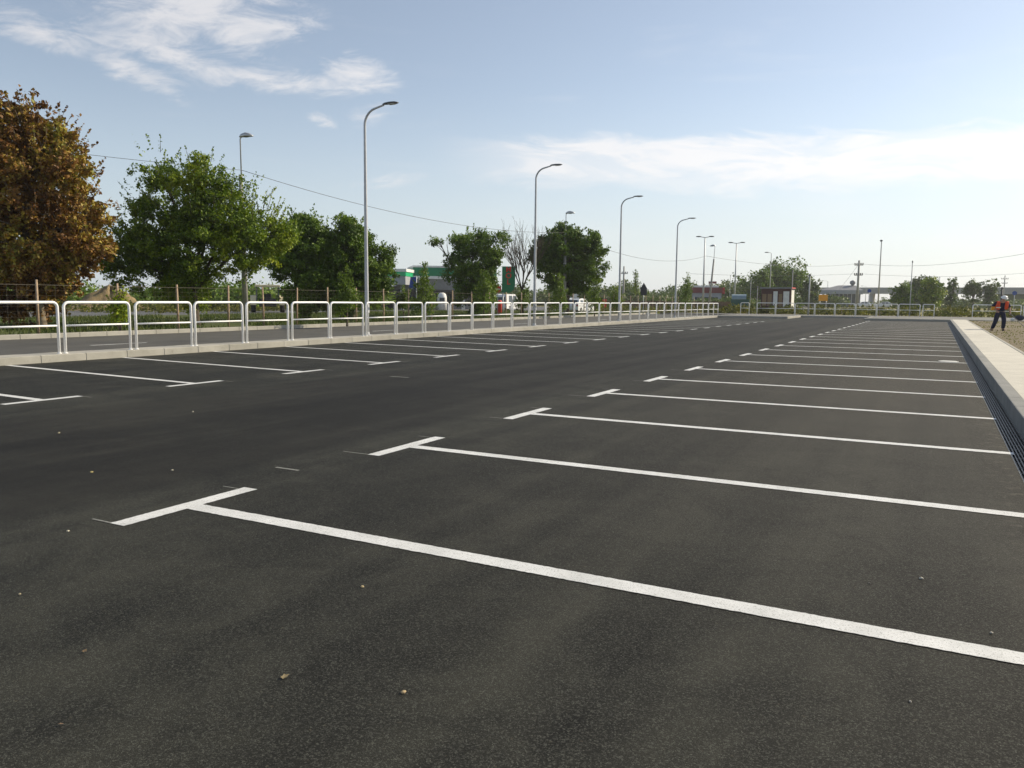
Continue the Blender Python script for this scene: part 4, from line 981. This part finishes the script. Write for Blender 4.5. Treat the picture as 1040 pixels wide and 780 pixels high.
# brushcutter held across the body
wk.scale = (1.12, 1.08, .96)
bc = empty('brushcutter', (2.62, 43.6, .12), 'long-handled brushcutter held across the body by the worker', 'garden tool', None, face(1014)+.25)
MB().tube([(-.30, -.14, 1.04), (-.17, -.29, .935), (.27, -.36, .83), (.62, -.75, .40), (.86, -1.05, .10)], .014, 8).build('shaft', M['lampgrey'], bc, True)
MB().box(-.42, -.27, -.20, -.05, .96, 1.12).build('engine', M['orange'], bc, bevel=.03)
MB().lathe([(.13, .05), (.13, .065), (.05, .1), (.02, .12)], 14, (.87, -1.06, 0)).build('cutting_head', M['dark'], bc)
# bag and cones at the back kerb near the worker
bg = frame(1037, 68.5, 'tool_bag', 'dark rounded tool bag on the back kerb right of the worker', 'bag', z=.146)
bg.scale = (.8, .8, .8)
mb = MB().ball((0, 0, .26), .28, 12, 8, (1.35, .8, .95)); mb.build('bag_body', M['navy'], bg, True)
MB().tube([(-.15,0,.5), (-.08,0,.6), (.08,0,.6), (.15,0,.5)], .015, 6).build('handle', M['dark'], bg, True)
sk_ = frame(1030, 68.2, 'white_sack', 'small white sack beside the dark bag', 'sack', z=.146)
sk_.scale = (.75, .75, .75)
MB().ball((0, 0, .13), .16, 10, 7, (1.3, .8, .85)).build('sack_body', M['whitewall'], sk_, True)
MB().tube([(0,0,.24), (.01,0,.3)], [.03, .045], 8).build('tied_neck', M['whitewall'], sk_, True)

# ------------------------------------------------------------------ light
SUN_AZ, SUN_EL = 38.0, 32.0
sun = bpy.data.lights.new('sun', 'SUN'); sun.energy = 4.7; sun.angle = R(.53); sun.color = (1.0, .88, .67)
so = bpy.data.objects.new('sun', sun); link(so)
dv = Vector((math.sin(R(SUN_AZ))*math.cos(R(SUN_EL)), math.cos(R(SUN_AZ))*math.cos(R(SUN_EL)), math.sin(R(SUN_EL))))
so.rotation_euler = dv.to_track_quat('Z', 'Y').to_euler(); so.location = (30, 40, 60)

W = bpy.data.worlds.new('World'); scene.world = W; W.use_nodes = True; nt = W.node_tree; N = nt.nodes
bgd = N['Background']; sky = N.new('ShaderNodeTexSky'); sky.sky_type = 'NISHITA'; sky.sun_disc = False
sky.sun_elevation = R(SUN_EL); sky.sun_rotation = R(SUN_AZ); sky.air_density = 1.0; sky.dust_density = 0.6; sky.ozone_density = 1.0; sky.altitude = 50
def wm(op, a, b=0.0, c=None, clamp=False):
    m = N.new('ShaderNodeMath'); m.operation = op; m.use_clamp = clamp
    for i, v in enumerate((a, b, c)):
        if v is None: continue
        if isinstance(v, (int, float)): m.inputs[i].default_value = v
        else: nt.links.new(v, m.inputs[i])
    return m.outputs[0]
tc = N.new('ShaderNodeTexCoord'); sx = N.new('ShaderNodeSeparateXYZ'); nt.links.new(tc.outputs['Generated'], sx.inputs[0])
az = wm('MULTIPLY', wm('ARCTAN2', sx.outputs[0], sx.outputs[1]), 57.2958); el = wm('MULTIPLY', wm('ARCSINE', sx.outputs[2]), 57.2958)
def sstep(v, a, b):
    m = N.new('ShaderNodeMapRange'); m.interpolation_type = 'SMOOTHSTEP'; nt.links.new(v, m.inputs['Value']); m.inputs['From Min'].default_value = a; m.inputs['From Max'].default_value = b; return m.outputs[0]
def cn(saz, sel, scale, rot=0.0, detail=8, rough=.6, dist=.6, seed=0.):
    cb = N.new('ShaderNodeCombineXYZ')
    nt.links.new(wm('MULTIPLY', wm('ADD', az, wm('MULTIPLY', el, rot)), saz), cb.inputs[0]); nt.links.new(wm('MULTIPLY', el, sel), cb.inputs[1]); cb.inputs[2].default_value = seed
    n_ = N.new('ShaderNodeTexNoise'); n_.inputs['Scale'].default_value = scale; n_.inputs['Detail'].default_value = detail; n_.inputs['Roughness'].default_value = rough; n_.inputs['Distortion'].default_value = dist
    nt.links.new(cb.outputs[0], n_.inputs['Vector']); return n_.outputs['Fac']
# band of thin cloud low to the north-east
nb = cn(.05, .22, 2.4, .7, 9, .62, .9, seed=1.3); edge = wm('MULTIPLY', wm('SUBTRACT', cn(.10, .35, 1.6, .4, 8, .6, .8, seed=4), .5), 4.2)
elw = wm('ADD', wm('ADD', el, edge), wm('MULTIPLY', wm('ADD', az, 12), .02))
band = wm('MULTIPLY', sstep(elw, 6.9, 8.6), wm('SUBTRACT', 1.0, sstep(elw, 10.2, 11.4)))
band = wm('MULTIPLY', band, sstep(az, -35, -24))
band = wm('MULTIPLY', band, wm('ADD', .5, wm('MULTIPLY', sstep(nb, .40, .58), .5)))
# broken wisps high to the west
nw = cn(.17, .48, 1.5, -.8, 11, .66, .5, seed=7.7)
wz = None
for (a_, e_, ra, re_, sl, wt) in [(-48.5, 17.3, 9.5, 3.6, .05, 1), (-51, 15.2, 8.0, 2.2, -.2, .8), (-58, 15.5, 4.6, 1.4, -.2, .9), (-52.2, 13.7, 4.0, 1.5, -.35, 1), (-45.5, 14.2, 8.5, 1.3, -.05, .95), (-38.5, 14.9, 3.6, 1.6, -.15, .95), (-40.9, 11.8, 1.8, .7, -.3, .62), (-37.3, 8.0, 4.5, 1.0, .1, .42), (-38.0, 12.2, 3.0, 1.2, .3, .45)]:
    da = wm('SUBTRACT', az, a_); de = wm('SUBTRACT', wm('SUBTRACT', el, e_), wm('MULTIPLY', da, sl))
    q = wm('SQRT', wm('ADD', wm('POWER', wm('ABSOLUTE', wm('DIVIDE', da, ra)), 2.0), wm('POWER', wm('ABSOLUTE', wm('DIVIDE', de, re_)), 2.0)))
    q = wm('MULTIPLY', wm('SUBTRACT', 1.0, q, clamp=True), wt)
    wz = q if wz is None else wm('MAXIMUM', wz, q)
wisp = wm('MULTIPLY', sstep(wm('ADD', nw, wm('MULTIPLY', wz, .34)), .51, .88), sstep(wz, .0, .34))
nf = cn(.05, .25, 1.3, .3, 7, .6, .5, seed=12.)
faint = wm('MULTIPLY', sstep(nf, .50, .75), .16)
cl = wm('MAXIMUM', wm('MAXIMUM', band, wisp), faint, clamp=True)
mixc = N.new('ShaderNodeMix'); mixc.data_type = 'RGBA'; nt.links.new(wm('MULTIPLY', cl, .8), mixc.inputs[0])
hs = N.new('ShaderNodeHueSaturation'); hs.inputs['Saturation'].default_value = .68; hs.inputs['Value'].default_value = 1.0
nt.links.new(sky.outputs[0], hs.inputs['Color'])
def wmix(f, a, b, mode='MIX'):
    m = N.new('ShaderNodeMix'); m.data_type = 'RGBA'; m.blend_type = mode
    for v, i in ((f, 0), (a, 6), (b, 7)):
        if isinstance(v, tuple): m.inputs[i].default_value = v
        elif isinstance(v, (int, float)): m.inputs[i].default_value = v
        else: nt.links.new(v, m.inputs[i])
    return m.outputs[2]
tint = wmix(1.0, hs.outputs[0], (.97, .985, 1.0, 1), 'MULTIPLY')
hz = wmix(sstep(az, -62, 8), (4.4, 5.0, 5.55, 1), (6.0, 6.25, 6.35, 1))        # pale air low down, whiter towards the sun
low = wm('SUBTRACT', 1.0, sstep(el, -2.5, 15.0))
airy = wmix(wm('MULTIPLY', low, .82), tint, hz)
nt.links.new(airy, mixc.inputs[6]); nt.links.new(wmix(sstep(az, -60, 0), (5.9, 5.8, 5.9, 1), (7.8, 7.6, 7.5, 1)), mixc.inputs[7])
nt.links.new(mixc.outputs[2], bgd.inputs['Color']); bgd.inputs['Strength'].default_value = .119

hz_ = NT('haze_air'); hz_.n.remove(hz_.b); pv_ = hz_.new('ShaderNodeVolumePrincipled'); pv_.inputs['Density'].default_value = .00028
pv_.inputs['Color'].default_value = (.93, .95, 1, 1); pv_.inputs['Anisotropy'].default_value = .3
hz_.l(pv_.outputs[0], hz_.n['Material Output'].inputs['Volume'])
hb = MB().box(-2600, 2600, -700, 3600, -1.2, 20).build('haze', hz_.m); tag(hb, 'thin pale haze in the air over the far trees', 'haze', kind='stuff')
scene.cycles.volume_bounces = 0; scene.cycles.adaptive_threshold = .02
scene.view_settings.view_transform = 'Standard'; scene.view_settings.look = 'None'; scene.view_settings.exposure = 0.22; scene.view_settings.gamma = 1.0
scene.render.engine = 'CYCLES'; scene.cycles.use_denoising = True
scene.cycles.max_bounces = 6; scene.cycles.diffuse_bounces = 3; scene.cycles.transmission_bounces = 4; scene.cycles.transparent_max_bounces = 8
